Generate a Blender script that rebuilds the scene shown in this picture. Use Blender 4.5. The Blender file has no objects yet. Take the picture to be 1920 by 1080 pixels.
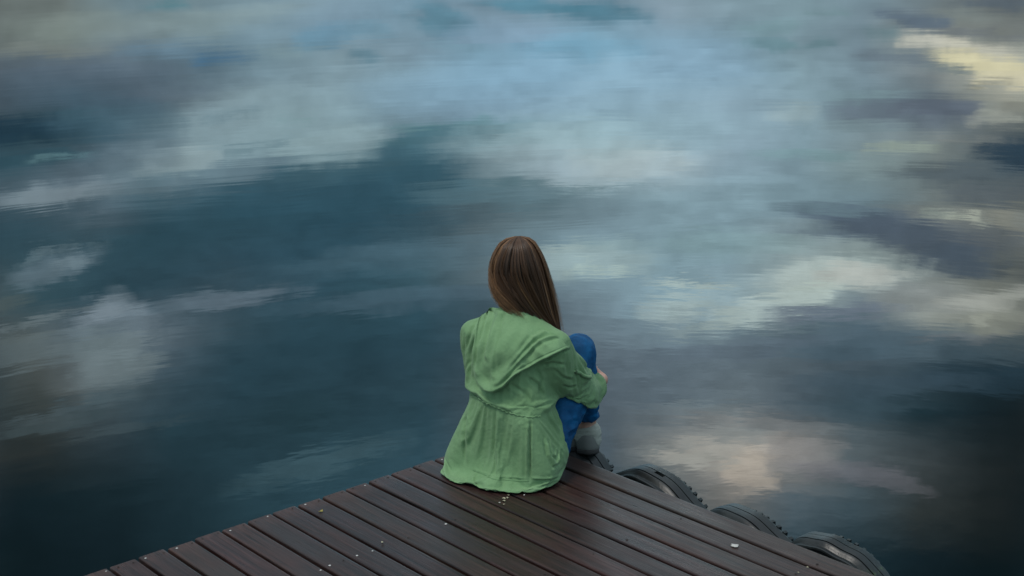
import bpy, bmesh, math, random
import numpy as np
from mathutils import Vector, Matrix, Euler
from mathutils.bvhtree import BVHTree

random.seed(11)
rng = np.random.default_rng(5)
scene = bpy.context.scene
COL = scene.collection
R = math.radians

# ------------------------------------------------------------------ camera
cam_data = bpy.data.cameras.new('camera')
cam = bpy.data.objects.new('camera', cam_data)
COL.objects.link(cam)
cam_data.sensor_width = 36.0
cam_data.lens = 50.0
cam_data.clip_start = 0.05
cam_data.clip_end = 12000.0
cam.matrix_world = (Matrix.Translation((0, 0, 1.84)) @ Matrix.Rotation(math.pi / 2 - 0.26096, 4, 'X')
                    @ Matrix.Rotation(-0.03254, 4, 'Z'))
cam_data.dof.use_dof = True
cam_data.dof.focus_distance = 4.62
cam_data.dof.aperture_fstop = 7.1
scene.camera = cam

scene.view_settings.view_transform = 'Standard'
scene.view_settings.look = 'None'
scene.view_settings.gamma = 1.0
scene.view_settings.exposure = 0.0
scene.view_settings.use_curve_mapping = False
scene.render.engine = 'CYCLES'
scene.cycles.use_denoising = True
scene.cycles.max_bounces = 8

# ------------------------------------------------------------------ sky (cloud cover by azimuth and elevation, degrees; high outer cells also carry painted lens vignetting)
SKY_EL = [3.00, 4.20, 5.40, 6.60, 7.80, 9.00, 10.20, 11.40, 12.00, 13.90, 15.80, 17.70, 19.60, 21.50, 23.40, 25.30, 27.20, 29.10]
SKY_AZ = (-22.0, 22.0, 18)
SKY = [
    [52, 57, 56, 52, 57, 56, 58, 64, 63, 58, 71, 76, 59, 72, 77, 69, 84, 91, 71, 87, 96, 65, 83, 94, 62, 78, 88, 54, 71, 81, 60, 74, 83, 68, 81, 88, 68, 83, 89, 68, 83, 89, 64, 78, 84, 57, 64, 66, 50, 53, 53, 48, 52, 52],
    [61, 67, 66, 60, 66, 65, 65, 72, 70, 64, 77, 84, 69, 85, 92, 70, 87, 96, 70, 87, 98, 66, 84, 94, 66, 82, 92, 72, 88, 98, 60, 80, 91, 78, 92, 101, 72, 87, 94, 72, 88, 94, 67, 80, 87, 62, 69, 71, 55, 59, 59, 54, 58, 58],
    [42, 49, 53, 44, 51, 56, 52, 60, 66, 56, 67, 74, 47, 61, 70, 69, 86, 94, 75, 91, 98, 75, 92, 102, 71, 94, 107, 78, 103, 118, 80, 105, 119, 79, 103, 117, 74, 94, 104, 72, 88, 95, 67, 80, 87, 89, 93, 88, 74, 78, 76, 68, 73, 73],
    [38, 45, 49, 42, 50, 55, 36, 52, 60, 53, 61, 67, 67, 80, 87, 79, 96, 104, 83, 101, 109, 83, 105, 116, 82, 109, 124, 84, 112, 128, 85, 114, 130, 85, 113, 130, 84, 107, 120, 85, 104, 112, 77, 92, 100, 75, 81, 83, 125, 127, 117, 129, 132, 121],
    [29, 44, 51, 28, 42, 49, 30, 46, 53, 61, 75, 83, 82, 98, 107, 84, 103, 111, 89, 109, 117, 82, 102, 112, 81, 101, 113, 98, 119, 129, 101, 124, 133, 101, 122, 132, 98, 117, 128, 92, 112, 121, 76, 92, 99, 62, 73, 79, 93, 95, 88, 96, 99, 92],
    [41, 58, 66, 39, 56, 64, 54, 67, 75, 78, 92, 101, 91, 111, 120, 92, 113, 121, 89, 108, 117, 65, 82, 90, 64, 82, 91, 104, 127, 137, 108, 133, 143, 109, 131, 142, 106, 127, 139, 96, 117, 126, 90, 104, 109, 87, 95, 96, 51, 59, 64, 31, 43, 48],
    [49, 63, 71, 61, 74, 82, 75, 88, 97, 56, 77, 87, 59, 78, 88, 56, 71, 79, 45, 64, 73, 44, 68, 78, 65, 88, 97, 111, 131, 144, 118, 140, 153, 117, 139, 152, 106, 127, 138, 93, 113, 122, 97, 113, 115, 85, 93, 92, 53, 63, 69, 54, 63, 69],
    [33, 51, 59, 37, 57, 67, 54, 67, 75, 37, 56, 65, 37, 57, 65, 39, 61, 71, 40, 62, 72, 50, 68, 76, 66, 80, 86, 80, 97, 104, 98, 120, 129, 109, 133, 143, 107, 131, 141, 98, 120, 129, 87, 106, 114, 86, 94, 94, 82, 86, 83, 70, 75, 74],
    [36, 55, 63, 40, 59, 68, 43, 62, 71, 35, 54, 62, 35, 53, 61, 38, 59, 68, 41, 64, 75, 54, 71, 79, 67, 81, 87, 76, 93, 100, 93, 113, 122, 107, 131, 141, 107, 131, 141, 94, 113, 122, 74, 88, 96, 100, 105, 102, 113, 117, 111, 88, 95, 94],
    [65, 70, 69, 48, 70, 79, 39, 59, 68, 42, 60, 68, 53, 69, 77, 49, 74, 86, 50, 78, 90, 60, 86, 97, 79, 95, 102, 114, 139, 150, 124, 151, 163, 114, 140, 150, 115, 140, 151, 134, 152, 154, 135, 151, 150, 93, 103, 106, 71, 76, 75, 74, 79, 79],
    [51, 62, 67, 80, 86, 85, 93, 108, 119, 86, 101, 111, 58, 75, 84, 46, 69, 80, 44, 68, 78, 49, 76, 88, 69, 85, 94, 89, 104, 114, 114, 137, 149, 143, 175, 189, 149, 175, 183, 147, 164, 163, 109, 125, 134, 143, 150, 144, 143, 147, 136, 111, 115, 108],
    [44, 55, 59, 64, 69, 67, 97, 106, 108, 73, 88, 98, 42, 64, 75, 41, 62, 72, 42, 63, 73, 48, 71, 82, 64, 81, 91, 83, 96, 105, 98, 114, 126, 105, 122, 134, 100, 116, 127, 86, 100, 109, 77, 89, 98, 64, 79, 88, 32, 46, 53, 25, 34, 39],
    [42, 43, 41, 48, 50, 48, 54, 66, 73, 43, 65, 75, 42, 63, 73, 41, 63, 72, 44, 67, 78, 49, 75, 87, 69, 84, 93, 83, 96, 105, 93, 107, 118, 107, 123, 134, 115, 130, 138, 95, 109, 119, 60, 79, 89, 36, 53, 61, 25, 31, 35, 23, 19, 16],
    [19, 25, 30, 24, 34, 39, 30, 43, 49, 39, 57, 66, 46, 70, 81, 54, 82, 95, 56, 86, 99, 58, 90, 105, 77, 97, 108, 90, 104, 114, 96, 111, 122, 158, 162, 159, 215, 207, 196, 184, 177, 167, 112, 125, 131, 70, 76, 78, 39, 40, 39, 24, 19, 15],
    [14, 14, 14, 22, 30, 35, 26, 36, 42, 38, 57, 66, 51, 78, 90, 57, 88, 102, 61, 94, 109, 69, 98, 112, 78, 101, 114, 87, 105, 117, 95, 113, 124, 110, 123, 129, 161, 158, 152, 109, 127, 138, 80, 99, 109, 63, 66, 64, 40, 39, 36, 23, 17, 14],
    [14, 14, 14, 21, 27, 32, 24, 32, 37, 26, 36, 42, 31, 44, 51, 38, 55, 63, 44, 65, 75, 47, 70, 81, 49, 73, 85, 50, 76, 87, 52, 77, 88, 53, 77, 88, 52, 76, 87, 49, 73, 85, 38, 56, 65, 27, 36, 42, 15, 14, 14, 14, 14, 14],
    [14, 14, 14, 23, 29, 35, 26, 35, 40, 28, 39, 45, 30, 42, 48, 32, 44, 52, 33, 47, 55, 35, 50, 57, 36, 52, 60, 38, 54, 63, 39, 56, 65, 40, 58, 68, 39, 56, 65, 36, 51, 59, 32, 45, 52, 22, 27, 32, 14, 14, 14, 14, 14, 14],
    [14, 14, 14, 25, 32, 38, 28, 37, 44, 30, 41, 48, 32, 45, 52, 34, 48, 55, 36, 51, 59, 37, 53, 62, 39, 56, 65, 40, 58, 67, 42, 60, 70, 43, 63, 72, 42, 60, 70, 38, 55, 64, 35, 49, 56, 24, 30, 35, 14, 14, 14, 14, 14, 14],
]

# single clouds and gaps: azimuth, elevation, half width, half height, tilt (degrees), softness, density, radiance
CLOUDS = [
    (-5.51, 10.54, 6.49, 1.23, -3.1, 0.35, 0.80, 0.084, 0.232, 0.326),
    (-8.62, 11.97, 7.09, 1.27, -4.3, 0.80, 0.55, 0.081, 0.225, 0.325),
    (-10.07, 13.99, 6.46, 1.27, -5.7, 0.90, 0.45, 0.081, 0.214, 0.321),
    (-7.21, 16.75, 7.29, 1.49, -4.0, 0.90, 0.45, 0.095, 0.259, 0.372),
    (-3.27, 9.16, 2.81, 0.72, -9.5, 0.50, 0.85, 0.100, 0.260, 0.354),
    (-1.95, 8.68, 2.59, 0.47, -3.8, 0.50, 0.85, 0.168, 0.383, 0.479),
    (-1.00, 9.13, 2.60, 0.47, -5.9, 0.70, 0.75, 0.186, 0.385, 0.484),
    (-6.76, 9.91, 2.79, 0.30, -6.9, 0.60, 0.70, 0.123, 0.280, 0.366),
    (-10.16, 9.71, 2.53, 0.19, -6.4, 0.70, 0.50, 0.242, 0.392, 0.494),
    (-1.50, 8.23, 2.80, 0.17, 0.0, 0.60, 0.65, 0.219, 0.492, 0.544),
    (2.99, 9.89, 4.33, 1.11, 3.3, 0.90, 0.50, 1.050, 1.335, 1.400),
    (5.15, 9.93, 1.94, 0.64, 0.9, 0.80, 0.50, 1.172, 1.391, 1.389),
    (1.66, 10.82, 3.49, 0.13, 2.5, 0.50, 0.55, 0.271, 0.493, 0.551),
    (-0.31, 11.19, 3.28, 0.56, 1.8, 0.70, 0.60, 0.310, 0.553, 0.661),
    (3.87, 8.64, 4.94, 1.06, -0.7, 0.80, 0.55, 0.715, 1.077, 1.189),
    (1.12, 7.08, 5.57, 1.05, 1.7, 0.90, 0.55, 0.489, 0.806, 1.064),
    (6.45, 7.42, 3.39, 1.47, 1.0, 0.90, 0.50, 0.575, 0.880, 1.076),
    (-10.88, 8.24, 3.97, 1.29, -8.6, 0.85, 0.52, 0.588, 0.836, 0.895),
    (-12.83, 9.16, 1.76, 0.54, -4.1, 0.50, 0.55, 0.743, 0.970, 1.023),
    (-6.70, 8.89, 2.14, 0.72, -7.0, 0.60, 0.50, 0.690, 0.970, 1.022),
    (-10.82, 7.52, 1.46, 0.27, -10.7, 0.60, 0.60, 0.257, 0.412, 0.489),
    (-8.53, 7.79, 0.89, 0.15, -2.0, 0.60, 0.50, 0.327, 0.575, 0.612),
    (-9.67, 8.84, 1.39, 0.21, -8.6, 0.60, 0.55, 0.269, 0.454, 0.541),
    (-10.36, 9.57, 1.90, 0.21, -4.4, 0.60, 0.60, 0.264, 0.419, 0.524),
    (-18.48, 7.51, 2.33, 0.40, 5.4, 0.50, 0.85, 0.029, 0.078, 0.125),
    (-18.43, 8.73, 2.35, 0.32, 2.7, 0.60, 0.65, 0.065, 0.174, 0.236),
    (-15.31, 7.44, 2.21, 0.92, -0.2, 0.60, 0.65, 0.117, 0.241, 0.324),
    (-14.83, 8.71, 1.83, 0.70, -4.0, 0.70, 0.50, 0.219, 0.340, 0.430),
    (-17.45, 8.81, 0.99, 0.10, 0.5, 0.80, 0.50, 0.320, 0.598, 0.658),
    (-16.58, 6.23, 3.74, 0.73, 3.7, 0.70, 0.55, 0.138, 0.218, 0.298),
    (-17.80, 10.11, 2.59, 0.37, -5.2, 0.90, 0.70, 0.581, 0.751, 0.848),
    (-14.99, 10.25, 1.63, 0.25, -1.5, 0.70, 0.50, 0.370, 0.523, 0.602),
    (-18.42, 12.92, 1.60, 0.37, -8.3, 1.00, 0.55, 0.547, 0.759, 0.899),
    (-17.49, 12.75, 0.61, 0.16, -8.5, 0.80, 0.50, 0.605, 0.828, 0.943),
    (-18.45, 12.37, 1.60, 0.10, -8.5, 0.60, 0.55, 0.437, 0.644, 0.742),
    (-18.95, 11.54, 2.37, 0.45, -2.5, 0.70, 0.55, 0.100, 0.216, 0.282),
    (-18.67, 10.79, 2.57, 0.28, -4.9, 0.60, 0.60, 0.086, 0.178, 0.236),
    (-16.24, 15.33, 1.37, 1.08, -4.0, 0.70, 0.85, 0.870, 1.099, 1.269),
    (-16.39, 16.77, 1.25, 1.24, 6.4, 0.80, 0.80, 0.790, 1.020, 1.092),
    (-18.06, 15.95, 3.06, 0.53, -1.3, 0.70, 0.60, 0.540, 0.719, 0.777),
    (-13.79, 14.99, 4.22, 0.38, -8.6, 0.70, 0.60, 0.427, 0.604, 0.738),
    (-19.35, 14.83, 2.40, 0.12, -9.5, 0.60, 0.55, 0.580, 0.730, 0.785),
    (-19.82, 15.45, 2.19, 0.14, -5.1, 0.60, 0.50, 0.446, 0.578, 0.601),
    (-19.83, 13.89, 0.99, 0.24, -5.6, 0.60, 0.50, 0.330, 0.434, 0.431),
    (-17.29, 18.28, 3.11, 0.19, -6.8, 0.60, 0.55, 0.499, 0.686, 0.764),
    (-18.60, 18.77, 2.67, 0.14, -4.3, 0.60, 0.45, 0.394, 0.561, 0.616),
    (-15.93, 19.31, 2.32, 0.14, -4.9, 0.60, 0.35, 0.367, 0.530, 0.585),
    (-10.99, 14.68, 2.15, 0.34, -5.3, 0.70, 0.55, 0.501, 0.692, 0.865),
    (-12.17, 18.26, 5.64, 0.84, -2.3, 0.90, 0.50, 0.121, 0.277, 0.379),
    (-11.67, 5.34, 1.19, 0.23, 0.9, 0.50, 0.80, 0.107, 0.251, 0.411),
    (-13.46, 5.00, 1.62, 0.24, -3.0, 0.70, 0.50, 0.216, 0.378, 0.518),
    (-7.27, 4.72, 1.34, 0.37, -7.4, 0.70, 0.55, 0.184, 0.433, 0.622),
    (-8.97, 5.12, 1.25, 0.16, -1.3, 0.70, 0.40, 0.373, 0.541, 0.572),
    (-16.49, 5.43, 3.52, 0.40, 5.6, 0.70, 0.50, 0.173, 0.249, 0.326),
    (-17.57, 4.61, 2.12, 0.28, 3.4, 0.70, 0.45, 0.353, 0.401, 0.363),
    (-14.15, 3.85, 3.98, 0.52, 0.8, 0.80, 0.40, 0.360, 0.446, 0.407),
    (-9.88, 3.54, 2.25, 0.29, 2.5, 0.80, 0.45, 0.384, 0.513, 0.527),
    (-2.51, 4.20, 1.30, 0.54, 27.7, 0.70, 0.75, 0.138, 0.325, 0.435),
    (-1.15, 4.66, 0.89, 0.15, 1.9, 0.60, 0.55, 0.227, 0.430, 0.546),
    (-1.81, 5.31, 0.85, 0.13, 2.0, 0.60, 0.45, 0.285, 0.504, 0.635),
    (-5.95, 5.46, 0.63, 0.27, 2.4, 0.70, 0.65, 0.190, 0.384, 0.497),
    (-5.37, 4.55, 0.84, 0.29, 2.2, 0.70, 0.50, 0.224, 0.438, 0.570),
    (1.21, 3.70, 2.01, 0.27, 4.7, 0.50, 0.80, 0.131, 0.353, 0.479),
    (3.94, 4.07, 1.90, 0.27, 8.4, 0.50, 0.80, 0.111, 0.288, 0.391),
    (-12.88, 3.07, 0.92, 0.12, 2.6, 0.50, 0.70, 0.123, 0.299, 0.352),
    (2.86, 5.50, 2.12, 0.50, 1.5, 0.70, 0.55, 0.302, 0.666, 0.924),
    (-0.09, 4.78, 2.12, 0.46, 1.8, 0.70, 0.45, 0.424, 0.618, 0.818),
    (7.51, 5.98, 2.31, 0.83, 1.0, 0.80, 0.40, 0.436, 0.700, 0.927),
    (15.84, 4.66, 0.91, 0.38, 10.6, 0.60, 0.85, 0.152, 0.216, 0.295),
    (14.47, 5.09, 0.72, 0.14, 0.6, 0.60, 0.60, 0.209, 0.357, 0.408),
    (10.20, 4.79, 1.23, 0.23, 1.0, 0.60, 0.45, 0.270, 0.471, 0.507),
    (10.62, 5.53, 0.95, 0.19, 2.8, 0.60, 0.60, 0.219, 0.427, 0.485),
    (12.36, 5.56, 0.65, 0.18, 0.6, 0.60, 0.60, 0.220, 0.401, 0.456),
    (12.84, 4.30, 1.01, 0.12, 0.9, 0.60, 0.50, 0.237, 0.401, 0.427),
    (19.19, 4.02, 1.32, 0.16, 0.5, 0.60, 0.70, 0.135, 0.182, 0.233),
    (17.59, 4.48, 1.74, 0.24, 2.5, 0.70, 0.50, 0.292, 0.347, 0.334),
    (17.44, 5.55, 2.05, 0.24, 7.3, 0.50, 0.92, 1.024, 1.021, 0.844),
    (18.64, 6.31, 2.22, 0.34, 6.0, 0.50, 0.92, 1.238, 1.169, 0.764),
    (19.54, 6.94, 1.22, 0.28, 1.6, 0.50, 0.85, 1.237, 1.166, 0.815),
    (16.46, 5.41, 0.86, 0.14, 2.3, 0.50, 0.85, 0.898, 0.917, 0.811),
    (15.50, 6.11, 1.24, 0.28, 6.3, 0.60, 0.75, 0.253, 0.337, 0.410),
    (17.14, 6.51, 1.06, 0.18, 6.0, 0.60, 0.75, 0.275, 0.365, 0.391),
    (18.19, 5.08, 1.93, 0.14, 3.3, 0.60, 0.60, 0.209, 0.245, 0.281),
    (18.78, 7.07, 0.89, 0.12, -0.5, 0.60, 0.60, 0.342, 0.379, 0.344),
    (15.38, 8.10, 2.41, 0.49, 4.7, 0.75, 0.82, 0.273, 0.354, 0.444),
    (17.06, 7.95, 1.42, 0.36, 3.6, 0.60, 0.72, 0.235, 0.289, 0.376),
    (13.77, 8.62, 1.84, 0.25, 2.8, 0.70, 0.50, 0.448, 0.626, 0.687),
    (19.64, 9.62, 1.28, 0.46, 6.8, 0.60, 0.92, 0.059, 0.115, 0.178),
    (18.08, 10.51, 2.57, 0.45, 1.6, 0.70, 0.85, 0.225, 0.298, 0.348),
    (18.75, 8.27, 0.85, 0.20, -0.9, 0.70, 0.60, 0.753, 0.804, 0.704),
    (18.20, 9.13, 1.18, 0.20, 5.1, 0.70, 0.60, 0.455, 0.502, 0.483),
    (15.63, 9.45, 1.13, 0.18, -0.7, 0.60, 0.55, 0.849, 1.027, 0.842),
    (11.74, 9.81, 2.08, 0.27, -0.2, 0.60, 0.50, 0.469, 0.800, 0.848),
    (13.74, 7.49, 1.83, 0.16, 0.0, 0.70, 0.35, 0.445, 0.691, 0.731),
    (11.29, 8.14, 1.04, 0.25, 0.2, 0.80, 0.40, 0.832, 1.051, 1.050),
    (14.09, 12.29, 2.59, 0.50, 6.9, 0.70, 0.88, 0.298, 0.417, 0.568),
    (16.49, 13.02, 2.85, 0.66, 8.2, 0.70, 0.92, 0.230, 0.311, 0.416),
    (17.84, 13.79, 1.71, 0.49, 9.8, 0.60, 0.92, 0.240, 0.326, 0.427),
    (19.18, 12.71, 1.58, 0.61, 1.7, 0.80, 0.70, 0.310, 0.369, 0.423),
    (13.07, 12.89, 1.47, 0.17, 4.9, 0.70, 0.60, 0.403, 0.559, 0.702),
    (13.04, 11.95, 1.88, 0.17, 2.1, 0.70, 0.45, 0.477, 0.740, 0.817),
    (18.16, 12.08, 0.60, 0.22, 1.1, 0.60, 0.80, 1.307, 1.427, 1.194),
    (19.64, 12.13, 0.66, 0.41, -2.3, 0.60, 0.60, 0.685, 0.702, 0.582),
    (17.35, 12.04, 0.68, 0.16, -1.8, 0.60, 0.55, 0.754, 0.910, 0.824),
    (18.90, 11.22, 1.77, 0.24, 0.2, 0.60, 0.70, 0.254, 0.319, 0.374),
    (13.11, 14.53, 2.53, 0.55, -4.4, 1.00, 0.84, 1.799, 2.136, 2.030),
    (14.47, 14.37, 1.46, 0.38, -1.7, 0.90, 0.70, 1.865, 1.952, 1.805),
    (11.85, 15.12, 1.71, 0.34, -15.0, 0.60, 0.70, 1.905, 2.262, 2.044),
    (10.36, 15.89, 1.81, 0.51, -16.6, 1.00, 0.75, 1.943, 2.374, 2.312),
    (7.30, 14.85, 1.40, 0.26, -0.1, 0.60, 0.72, 1.622, 1.994, 1.891),
    (6.53, 15.96, 1.63, 0.43, -3.9, 0.70, 0.65, 1.803, 2.217, 2.129),
    (8.51, 16.49, 2.41, 0.19, -8.3, 0.60, 0.55, 1.691, 2.098, 2.012),
    (16.48, 15.25, 2.36, 0.50, 1.5, 0.80, 0.60, 1.102, 1.223, 1.220),
    (19.32, 15.19, 1.79, 0.33, -7.3, 0.80, 0.65, 1.584, 1.664, 1.503),
    (18.26, 16.03, 1.01, 0.12, -7.2, 0.70, 0.55, 1.764, 1.878, 1.603),
    (2.80, 13.99, 2.43, 0.56, -0.8, 1.00, 0.50, 1.493, 1.931, 1.880),
    (1.82, 13.50, 0.88, 0.21, -2.5, 0.80, 0.50, 1.544, 1.934, 1.838),
    (3.79, 14.31, 1.46, 0.11, 0.8, 0.60, 0.65, 1.539, 1.991, 1.890),
    (4.24, 13.33, 1.97, 0.26, -1.1, 0.70, 0.45, 0.978, 1.391, 1.427),
    (9.25, 13.25, 2.58, 0.55, -0.3, 0.80, 0.40, 0.765, 1.195, 1.228),
    (13.16, 16.04, 2.65, 0.34, -5.7, 0.55, 0.85, 0.623, 0.786, 1.002),
    (14.46, 17.04, 4.22, 0.75, -0.4, 0.70, 0.82, 0.337, 0.557, 0.728),
    (9.73, 17.38, 3.50, 0.42, -6.9, 0.70, 0.55, 0.589, 0.788, 0.998),
    (4.86, 16.77, 2.67, 0.56, -3.5, 0.80, 0.45, 0.758, 1.057, 1.255),
    (18.19, 16.69, 1.55, 0.18, -9.4, 0.70, 0.55, 0.692, 0.770, 0.832),
    (19.43, 17.08, 1.91, 0.53, -7.9, 0.70, 0.72, 0.198, 0.334, 0.441),
    (19.29, 18.21, 2.63, 0.61, -4.1, 0.80, 0.80, 0.097, 0.188, 0.271),
    (14.94, 18.68, 3.39, 0.54, -4.8, 0.80, 0.55, 0.304, 0.501, 0.674),
    (8.43, 21.63, 2.13, 0.63, 0.6, 0.80, 0.80, 2.694, 2.632, 2.361),
    (10.01, 22.21, 0.89, 0.83, -1.9, 1.00, 0.65, 3.730, 3.285, 2.721),
    (7.53, 21.89, 1.36, 0.42, -4.7, 0.80, 0.55, 2.599, 2.654, 2.417),
    (9.10, 20.73, 1.43, 0.32, -1.4, 0.80, 0.60, 1.765, 1.991, 1.985),
    (12.00, 21.52, 1.62, 0.58, 5.1, 0.80, 0.55, 1.891, 1.868, 1.862),
    (14.54, 22.21, 2.05, 0.45, 6.0, 0.80, 0.55, 1.237, 1.212, 1.365),
    (7.98, 19.95, 2.12, 0.25, -0.9, 0.80, 0.50, 1.145, 1.414, 1.513),
    (6.40, 21.34, 1.36, 0.13, -6.1, 0.60, 0.45, 1.563, 1.777, 1.771),
    (11.53, 20.49, 2.85, 0.17, 0.7, 0.70, 0.45, 0.978, 1.134, 1.223),
    (13.26, 19.80, 3.46, 0.37, -2.6, 0.80, 0.50, 0.337, 0.553, 0.710),
    (-3.49, 13.53, 4.84, 0.56, -1.3, 0.80, 0.40, 0.319, 0.571, 0.733),
    (-5.60, 12.14, 3.92, 0.21, -0.0, 0.80, 0.40, 0.056, 0.179, 0.269),
    (-4.46, 15.20, 3.99, 0.39, -1.0, 0.80, 0.40, 0.394, 0.642, 0.844),
    (-8.45, 21.54, 3.36, 0.55, -10.4, 0.80, 0.50, 0.446, 0.833, 0.998),
    (-12.18, 20.78, 2.62, 0.54, -9.5, 0.80, 0.55, 0.109, 0.255, 0.340),
]


SUN_EL, SUN_AZ = R(68), R(-120)       # azimuth from +Y towards +X: high behind the left shoulder, veiled by cloud

class NG:
    """tiny helper for node graphs"""
    def __init__(self, tree):
        self.t = tree; self.n = tree.nodes; self.l = tree.links
    def put(self, sock, v):
        if hasattr(v, 'is_output'):
            self.l.new(v, sock)
        elif v is not None:
            if sock.type == 'RGBA' and not hasattr(v, '__len__'): v = (v, v, v, 1)
            if sock.type == 'RGBA' and len(v) == 3: v = (*v, 1)
            sock.default_value = v
    def node(self, kind, **kw):
        n = self.n.new(kind)
        for k, v in kw.items(): setattr(n, k, v)
        return n
    def math(self, op, a, b=None, c=None, clamp=False):
        n = self.node('ShaderNodeMath', operation=op, use_clamp=clamp)
        for s, v in zip(n.inputs, (a, b, c)): self.put(s, v)
        return n.outputs[0]
    def vmath(self, op, a, b=None, out=0):
        n = self.node('ShaderNodeVectorMath', operation=op)
        self.put(n.inputs[0], a)
        if b is not None: self.put(n.inputs[1], b)
        return n.outputs[out]
    def xyz(self, x, y, z):
        n = self.node('ShaderNodeCombineXYZ')
        for s, v in zip(n.inputs, (x, y, z)): self.put(s, v)
        return n.outputs[0]
    def sep(self, v):
        n = self.node('ShaderNodeSeparateXYZ'); self.put(n.inputs[0], v); return n.outputs
    def noise(self, vec, scale, detail=4.0, rough=0.5, color=False, dist=0.0, lac=2.0):
        n = self.node('ShaderNodeTexNoise')
        self.put(n.inputs['Vector'], vec); self.put(n.inputs['Scale'], scale)
        self.put(n.inputs['Detail'], detail); self.put(n.inputs['Roughness'], rough)
        self.put(n.inputs['Lacunarity'], lac); self.put(n.inputs['Distortion'], dist)
        return n.outputs[1 if color else 0]
    def voronoi(self, vec, scale, feature='F1', rnd=1.0, out='Distance'):
        n = self.node('ShaderNodeTexVoronoi', feature=feature)
        self.put(n.inputs['Vector'], vec); self.put(n.inputs['Scale'], scale); self.put(n.inputs['Randomness'], rnd)
        return n.outputs[out]
    def rng(self, v, a, b, c=0.0, d=1.0, smooth=False):
        n = self.node('ShaderNodeMapRange', interpolation_type='SMOOTHSTEP' if smooth else 'LINEAR')
        for s, q in zip(n.inputs, (v, a, b, c, d)): self.put(s, q)
        return n.outputs[0]
    def mix(self, f, a, b, blend='MIX'):
        n = self.node('ShaderNodeMix', data_type='RGBA', blend_type=blend)
        self.put(n.inputs[0], f); self.put(n.inputs[6], a); self.put(n.inputs[7], b)
        return n.outputs[2]
    def bump(self, h, strength, dist, normal=None):
        n = self.node('ShaderNodeBump')
        self.put(n.inputs['Strength'], strength); self.put(n.inputs['Distance'], dist); self.put(n.inputs['Height'], h)
        if normal is not None: self.put(n.inputs['Normal'], normal)
        return n.outputs[0]

world = bpy.data.worlds.new('World')
scene.world = world
world.use_nodes = True
wt = world.node_tree
wt.nodes.clear()
W = NG(wt)
direction = W.node('ShaderNodeTexCoord').outputs['Generated']
dx, dy, dz = W.sep(direction)
az = W.math('MULTIPLY', W.math('ARCTAN2', dx, dy), 57.29578)
el = W.math('MULTIPLY', W.math('ARCSINE', dz), 57.29578)
# ragged cloud edges: the smooth cover is pushed about by two scales of turbulence, stretched level with the horizon
cw = W.xyz(W.math('MULTIPLY', az, 0.16), W.math('MULTIPLY', el, 0.50), 3.7)
n1 = W.sep(W.noise(cw, 1.0, 6.0, 0.56, color=True))
az2 = W.math('ADD', az, W.math('MULTIPLY', W.math('SUBTRACT', n1[0], 0.5), 2.2))
el2 = W.math('ADD', el, W.math('MULTIPLY', W.math('SUBTRACT', n1[1], 0.5), 0.9))
cw2 = W.xyz(W.math('MULTIPLY', az2, 0.55), W.math('MULTIPLY', el2, 2.1), 9.1)
n2 = W.noise(cw2, 1.0, 5.0, 0.6)
azs = W.math('DIVIDE', W.math('SUBTRACT', az2, SKY_AZ[0]), SKY_AZ[1] - SKY_AZ[0])
cover = None
for i, row in enumerate(SKY):
    ramp = W.node('ShaderNodeValToRGB')
    ramp.color_ramp.interpolation = 'LINEAR'
    els = ramp.color_ramp.elements
    vals = [[(row[k * 3 + c] / 255.0) ** 2 for c in range(3)] for k in range(SKY_AZ[2])]
    while len(els) < SKY_AZ[2]: els.new(0.5)
    for k in range(SKY_AZ[2]): els[k].position = k / (SKY_AZ[2] - 1)
    for k in range(SKY_AZ[2]): els[k].color = (*vals[k], 1)
    W.put(ramp.inputs[0], azs)
    if cover is None: cover = ramp.outputs[0]
    else: cover = W.mix(W.rng(el2, SKY_EL[i - 1], SKY_EL[i]), cover, ramp.outputs[0])
cover = W.mix(1.0, cover, W.xyz(40.0, 40.0, 40.0), 'MULTIPLY')          # table is stored / 4, background strength is 0.1
n3 = W.sep(W.noise(W.xyz(W.math('MULTIPLY', az, 0.34), W.math('MULTIPLY', el, 1.15), 5.3), 1.0, 7.0, 0.66, color=True))
az3 = W.math('ADD', az, W.math('MULTIPLY', W.math('SUBTRACT', n3[0], 0.5), 4.8))
el3 = W.math('ADD', el, W.math('MULTIPLY', W.math('SUBTRACT', n3[1], 0.5), 1.45))
for (ca, ce, hw, hh, tilt, soft, dens, cr, cg, cb) in CLOUDS:
    c_, s_ = math.cos(R(tilt)), math.sin(R(tilt))
    # ((da*c + de*s)/hw, (-da*s + de*c)/hh) written out as two multiply-adds each
    u_ = W.math('MULTIPLY_ADD', az3, c_ / hw, W.math('MULTIPLY_ADD', el3, s_ / hw, -(ca * c_ + ce * s_) / hw))
    v_ = W.math('MULTIPLY_ADD', az3, -s_ / hh, W.math('MULTIPLY_ADD', el3, c_ / hh, (ca * s_ - ce * c_) / hh))
    d_ = W.math('MULTIPLY_ADD', u_, u_, W.math('MULTIPLY', v_, v_))
    cover = W.mix(W.rng(d_, max(0.0, 1 - soft * 1.25), 1 + soft * 1.5, dens, 0.0, True), cover, (cr * 10, cg * 10, cb * 10))
wisps = W.rng(n2, 0.25, 0.75, 0.80, 1.21)
cover = W.mix(1.0, cover, W.xyz(wisps, wisps, wisps), 'MULTIPLY')
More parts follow.
